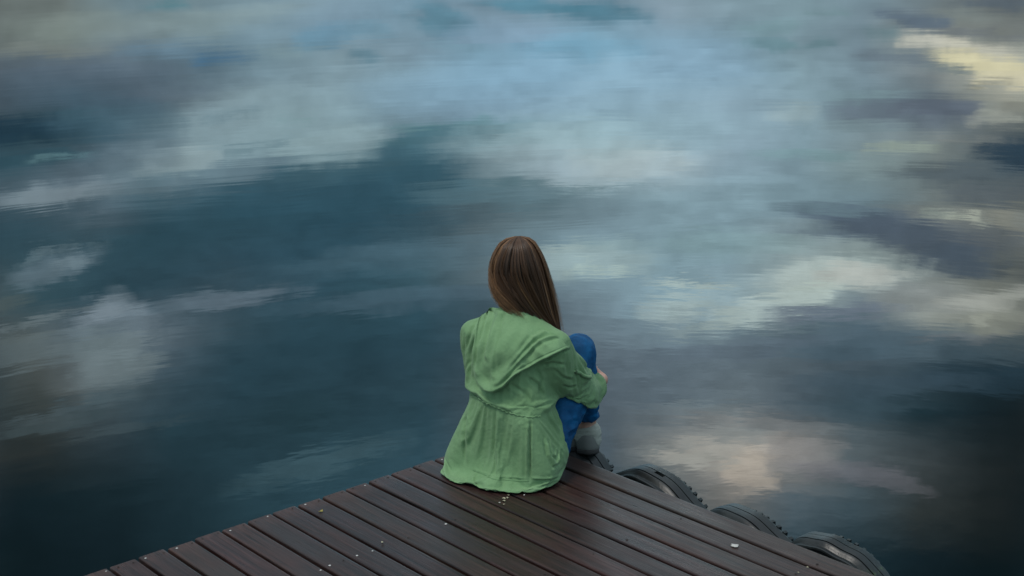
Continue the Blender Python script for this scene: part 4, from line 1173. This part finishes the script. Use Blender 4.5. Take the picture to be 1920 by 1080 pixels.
# turn the two free sides down to the cloth as well
left = G_[:1] * 0 + (P0[:1, :1] * 0); nr = G_.shape[1]
def side_row(i, outv, depth, push): 
    return (G_[i] - np.concatenate([HN[i], np.repeat(HN[i][-1:], 5, 0)]) * depth + outv * push)[None]
oL = np.array([-1.0, 0.2, 0]); oR = np.array([.9, .2, -.2])
G_ = np.concatenate([side_row(0, oL, .016, .004), side_row(0, oL, .005, .004), G_, side_row(nu, oR, .005, .004), side_row(nu, oR, .018, .004)], 0)
a_, c_ = G_.shape[:2]
ids = np.arange(a_ * c_).reshape(a_, c_)
HFc = np.stack([ids[:-1, :-1], ids[:-1, 1:], ids[1:, 1:], ids[1:, :-1]], -1).reshape(-1, 4)
hood_me = np_mesh('hood', G_.reshape(-1, 3) - BASE, HFc)
bm = bmesh.new(); bm.from_mesh(hood_me); bmesh.ops.recalc_face_normals(bm, faces=bm.faces); bm.to_mesh(hood_me); bm.free()
link_mesh('hood', hood_me, m_green, jacket)

def tube(name, pts, rad, mat, parent, seg=6):
    pts = np.array(pts, float); n = len(pts); T = np.gradient(pts, axis=0); T /= np.linalg.norm(T, axis=1, keepdims=True)
    vs = []; fs = []
    for i in range(n):
        a = np.cross(T[i], [0.1, 0.2, 1]); a /= np.linalg.norm(a); c = np.cross(T[i], a)
        r = rad[i] if hasattr(rad, '__len__') else rad
        for k in range(seg): vs.append(pts[i] + (a * math.cos(k * 2 * math.pi / seg) + c * math.sin(k * 2 * math.pi / seg)) * r)
    for i in range(n - 1):
        for k in range(seg): fs.append((i * seg + k, i * seg + (k + 1) % seg, (i + 1) * seg + (k + 1) % seg, (i + 1) * seg + k))
    fs.append(tuple(range(seg))); fs.append(tuple(range((n - 1) * seg, n * seg)))
    return link_mesh(name, mesh_from(name, np.array(vs) - BASE, fs), mat, parent)
# cord round the drawn waist, puckered
cpts = []
for t in np.linspace(0, 1, 150):
    q = polyl([(-.172, .304), (-.14, .294), (-.10, .279), (-.05, .257), (-.01, .2410), (.03, .231), (.060, .2290), (.078, .230)], t)
    h_, nn = onto(q[0], q[1] + .0016 * math.sin(t * 95) + .001 * math.sin(t * 41))
    if h_ is not None: cpts.append(h_ + nn * (.0004 + .0012 * math.sin(t * 120 + 1)))
tube('drawcord', cpts, .0022, m_green, jacket)
# raised stitch lines: back panel seam, pocket welt and hem
for nm, L_ in (('hem_stitching', [(-.150, .040), (-.074, .017), (.000, .010), (.034, .011)]),):
    pts = []
    for t in np.linspace(0, 1, 40):
        h_, nn = onto(*polyl(L_, t))
        if h_ is not None: pts.append(h_ + nn * .0004)
    tube(nm, pts, .0012, m_seam, jacket, 4)
# tab that holds the rolled sleeve, with its button
tb_ = []
for t in np.linspace(0, 1, 14):
    h_, nn = onto(*polyl([(.196, .378), (.214, .366), (.236, .352), (.252, .346)], t))
    if h_ is not None: tb_.append(h_ + nn * .003)
if len(tb_) > 4: tube('sleeve_tab', tb_, .0065, m_green, jacket, 6)

# ------------------------------------------------------------------ hair
m_hair, g, b = new_mat('brown hair')
at = g.node('ShaderNodeAttribute', attribute_name='strand').outputs['Fac']
hcol = g.mix(g.rng(at, 0.0, 0.62), (0.019, 0.0112, 0.0070), (0.126, 0.064, 0.033))
hcol = g.mix(g.rng(at, 0.62, 1.0), hcol, (0.40, 0.22, 0.105))
g.put(b.inputs['Base Color'], hcol)
b.inputs['Roughness'].default_value = 0.42
b.inputs['Specular IOR Level'].default_value = 0.35
tr = g.node('ShaderNodeBsdfTranslucent'); g.put(tr.inputs[0], hcol)
mx = g.node('ShaderNodeMixShader'); mx.inputs[0].default_value = 0.22
mo = m_hair.node_tree.nodes['Material Output']
m_hair.node_tree.links.new(b.outputs[0], mx.inputs[1]); m_hair.node_tree.links.new(tr.outputs[0], mx.inputs[2])
m_hair.node_tree.links.new(mx.outputs[0], mo.inputs[0])

# outline of the hair mass, crown to tip: left, right, height, depth centre, half depth
HRG = np.array([
    (.018, .030, .800, 4.575, .010), (-.012, .061, .789, 4.575, .045), (-.034, .080, .770, 4.576, .075), (-.056, .099, .733, 4.578, .096),
    (-.067, .112, .697, 4.580, .104), (-.072, .126, .640, 4.578, .100), (-.070, .136, .592, 4.570, .088), (-.055, .142, .556, 4.560, .070),
    (-.010, .147, .526, 4.548, .052), (.045, .150, .505, 4.538, .038), (.092, .152, .482, 4.530, .026), (.138, .155, .455, 4.525, .012)])
hz = HRG[::-1, 2]
def ringat(zz): return [np.interp(zz, hz, HRG[::-1, c]) for c in (0, 1, 3, 4)]
def hair_pt(al, zz, lay):
    """al: angle round the mass (0 left, pi/2 back, pi right); lay: -inwards, +outwards"""
    l, r_, yc, dp = ringat(zz)
    cx, hw = (l + r_) / 2, (r_ - l) / 2
    return np.array([cx - (hw + lay) * math.cos(al), yc - (dp + lay) * math.sin(al), zz])
sv_, sf_, st_ = [], [], []
hr = np.random.default_rng(21)
crown = np.array([.028, 4.560, .794])
def strand(al, zend, lay, width, tone, z0=None, fly=0.0, clump=0.0):
    n = 15
    pts = []
    for i in range(n):
        t = i / (n - 1)
        zz = .797 - (.797 - zend) * t ** 1.25
        # swept round towards the right as they fall
        sw = min(1.0, max(0.0, (t - .38) / .6)); sw = sw * sw * (3 - 2 * sw)
        a2 = al + clump * math.sin(t * 2.4) + max(0.0, 2.5 - al) * .55 * sw
        p = hair_pt(a2, zz, lay + fly * t * t)
        w0 = max(0, 1 - t / .10)
        p = p * (1 - w0) + (crown + (p - crown) * .55) * w0
        pts.append(p)
    pts = np.array(pts)
    pts += np.array([math.sin(al * 7), math.cos(al * 5), 0]) * .0015 * np.sin(np.linspace(0, 5, n))[:, None]
    C = np.array([.03, 4.575, 0])
    T = np.gradient(pts, axis=0); T /= np.maximum(np.linalg.norm(T, axis=1, keepdims=True), 1e-9)
    O = pts - C; O[:, 2] = 0; O += np.array([0, 0, .02]); O /= np.linalg.norm(O, axis=1, keepdims=True)
    S = np.cross(T, O); S /= np.maximum(np.linalg.norm(S, axis=1, keepdims=True), 1e-9)
    wd = width * np.interp(np.linspace(0, 1, n), [0, .1, .7, 1], [.5, 1, .9, .15])[:, None]
    b0 = len(sv_)
    for i in range(n):
        sv_.append(pts[i] - S[i] * wd[i]); sv_.append(pts[i] + O[i] * wd[i] * .5); sv_.append(pts[i] + S[i] * wd[i])
        st_.extend([tone] * 3)
    for i in range(n - 1):
        q = b0 + i * 3
        sf_.append((q, q + 1, q + 4, q + 3)); sf_.append((q + 1, q + 2, q + 5, q + 4))
def lower_edge(al):
    """height at which strands starting at angle al run out: those from the left are gathered to the right tip too"""
    return .455
LOCKS = []
for i in range(95):
    al = -.25 + (math.pi + .6) * (i + hr.uniform(-.4, .4)) / 94
    LOCKS.append((al, np.clip(hr.normal(.36, .19) + .34 * max(0, abs(al - 1.57) / 1.57 - .35), .02, 1), hr.uniform(-.010, .001), hr.normal(0, .07),  # locks towards both sides toned lighter: the backlit rim is put into the colour
                  hr.uniform(.450, .485) if hr.random() < .75 else hr.uniform(.49, .57)))
for (la, lt, ll, lc, lz) in LOCKS:
    for q in range(34):
        d = hr.normal(0, .034)
        al = la + d
        strand(al, lz + hr.uniform(-.010, .018), ll + hr.uniform(-.004, .0025) - 1.6 * d * d, hr.uniform(.0008, .0017), float(np.clip(lt + hr.normal(0, .10), 0, 1)),
               fly=hr.uniform(0, .005), clump=lc - .5 * d)
for i in range(170):                                               # loose hairs at the outline
    strand(hr.choice([hr.uniform(-.2, .3), hr.uniform(2.7, 3.4)]), hr.uniform(.45, .55), hr.uniform(.002, .006), .0005, hr.uniform(.5, 1), fly=hr.uniform(.004, .016))
sv_ = np.array(sv_) - BASE
hair_me = np_mesh('hair', sv_, np.array(sf_))
att = hair_me.attributes.new('strand', 'FLOAT', 'POINT'); att.data.foreach_set('value', np.array(st_, np.float32))
hair = link_mesh('hair', hair_me, m_hair, person)
# the dense mass under the top strands
rv, rf = [], []
zs = np.concatenate([np.linspace(.792, .70, 12), np.linspace(.69, .47, 26)])
for zz in zs:
    for k in range(28):
        al = -.25 + (math.pi + .6) * k / 27
        rv.append(hair_pt(al, zz, -.013))
for i in range(len(zs) - 1):
    for k in range(27): rf.append((i * 28 + k, i * 28 + k + 1, (i + 1) * 28 + k + 1, (i + 1) * 28 + k))
under = np_mesh('under_hair', np.array(rv) - BASE, np.array(rf))
link_mesh('under_hair', under, m_hair, hair)

# ------------------------------------------------------------------ small things lying on the planks
m_petal, g, b = new_mat('pale dried petal')
b.inputs['Base Color'].default_value = (0.34, 0.32, 0.22, 1); b.inputs['Roughness'].default_value = 0.8
m_leaf, g, b = new_mat('yellow dead leaf')
b.inputs['Base Color'].default_value = (0.26, 0.22, 0.055, 1); b.inputs['Roughness'].default_value = 0.8
m_drop, g, b = new_mat('dried white droppings')
dp_ = g.node('ShaderNodeTexCoord').outputs['Object']
g.put(b.inputs['Base Color'], g.mix(g.noise(dp_, 120.0, 3.0), (0.30, 0.29, 0.27), (0.55, 0.55, 0.53)))
b.inputs['Roughness'].default_value = 0.9

def scrap(name, k, du, size, mat, lab, cat, group, asp=1.0, curl=.3, z=.0012, seed=0):
    """a small curled flake: an uneven oval dished upwards with some thickness"""
    r = random.Random(seed)
    n = 16
    vs = [(0, 0, 0)]
    for ring, f in ((0, .55), (1, 1.0)):
        for i in range(n):
            a = 2 * math.pi * i / n
            q = size * f * (1 + r.uniform(-.30, .30))
            vs.append((q * math.cos(a), q * asp * math.sin(a), size * curl * f * f * (.5 + .5 * math.cos(2 * a + seed))))
    m = len(vs)
    vs += [(x, y, zz - size * .10 - .0003) for (x, y, zz) in vs]
    fs = []
    for o_, fl in ((0, False), (m, True)):
        for i in range(n):
            j = (i + 1) % n
            for f in ((o_, o_ + 1 + i, o_ + 1 + j), (o_ + 1 + i, o_ + 1 + n + i, o_ + 1 + n + j, o_ + 1 + j)):
                fs.append(tuple(reversed(f)) if fl else f)
    for i in range(n):
        j = (i + 1) % n
        fs.append((1 + n + i, m + 1 + n + i, m + 1 + n + j, 1 + n + j))
    o = link_mesh(name, mesh_from(name, vs, fs), mat)
    o.location = dock_pt(N0 + k * PITCH, du, z + size * .10 + .0006)
    o.rotation_euler = (0, 0, r.uniform(0, 6.28))
    return tag(o, lab, cat, group)

G_PET = 'dried petals scattered on the planks'
for i, (k, du, s_, lab) in enumerate((
        (13.52, .436, .0062, 'largest cream petal of the little heap behind the jacket hem'),
        (13.40, .449, .0048, 'cream petal on the near side of the little heap behind the jacket hem'),
        (13.66, .440, .0050, 'cream petal on the right of the little heap behind the jacket hem'),
        (13.84, .425, .0034, 'small petal lying apart to the right of the little heap'),
        (13.22, .470, .0034, 'small dull petal just in front of the little heap, towards the viewer'))):
    scrap('petal', k, du, s_, m_petal, lab, 'petal', G_PET, .65, .5, seed=i + 3)
scrap('petal', 8.40, .430, .0050, m_petal, 'pale petal beside a screw on the left planks, near the bottom edge', 'petal', G_PET, .6, .4, seed=31)
scrap('petal', 16.85, 1.417, .0036, m_petal, 'pale petal at the far right of the deck, near the front tyre', 'petal', G_PET, .6, .4, seed=33)
scrap('petal', 16.36, 1.418, .0032, m_petal, 'pale petal at the very bottom edge on the right planks', 'petal', G_PET, .6, .4, seed=35)
scrap('leaf', 8.30, .104, .0085, m_leaf, 'small yellow dead leaf lying near the left edge of the deck', 'leaf', None, .55, .35, seed=12)
scrap('bird_dropping', 16.42, 1.179, .0125, m_drop, 'white splat of bird dropping on the right planks', 'bird dropping', None, .8, .02, z=.0004, seed=8)
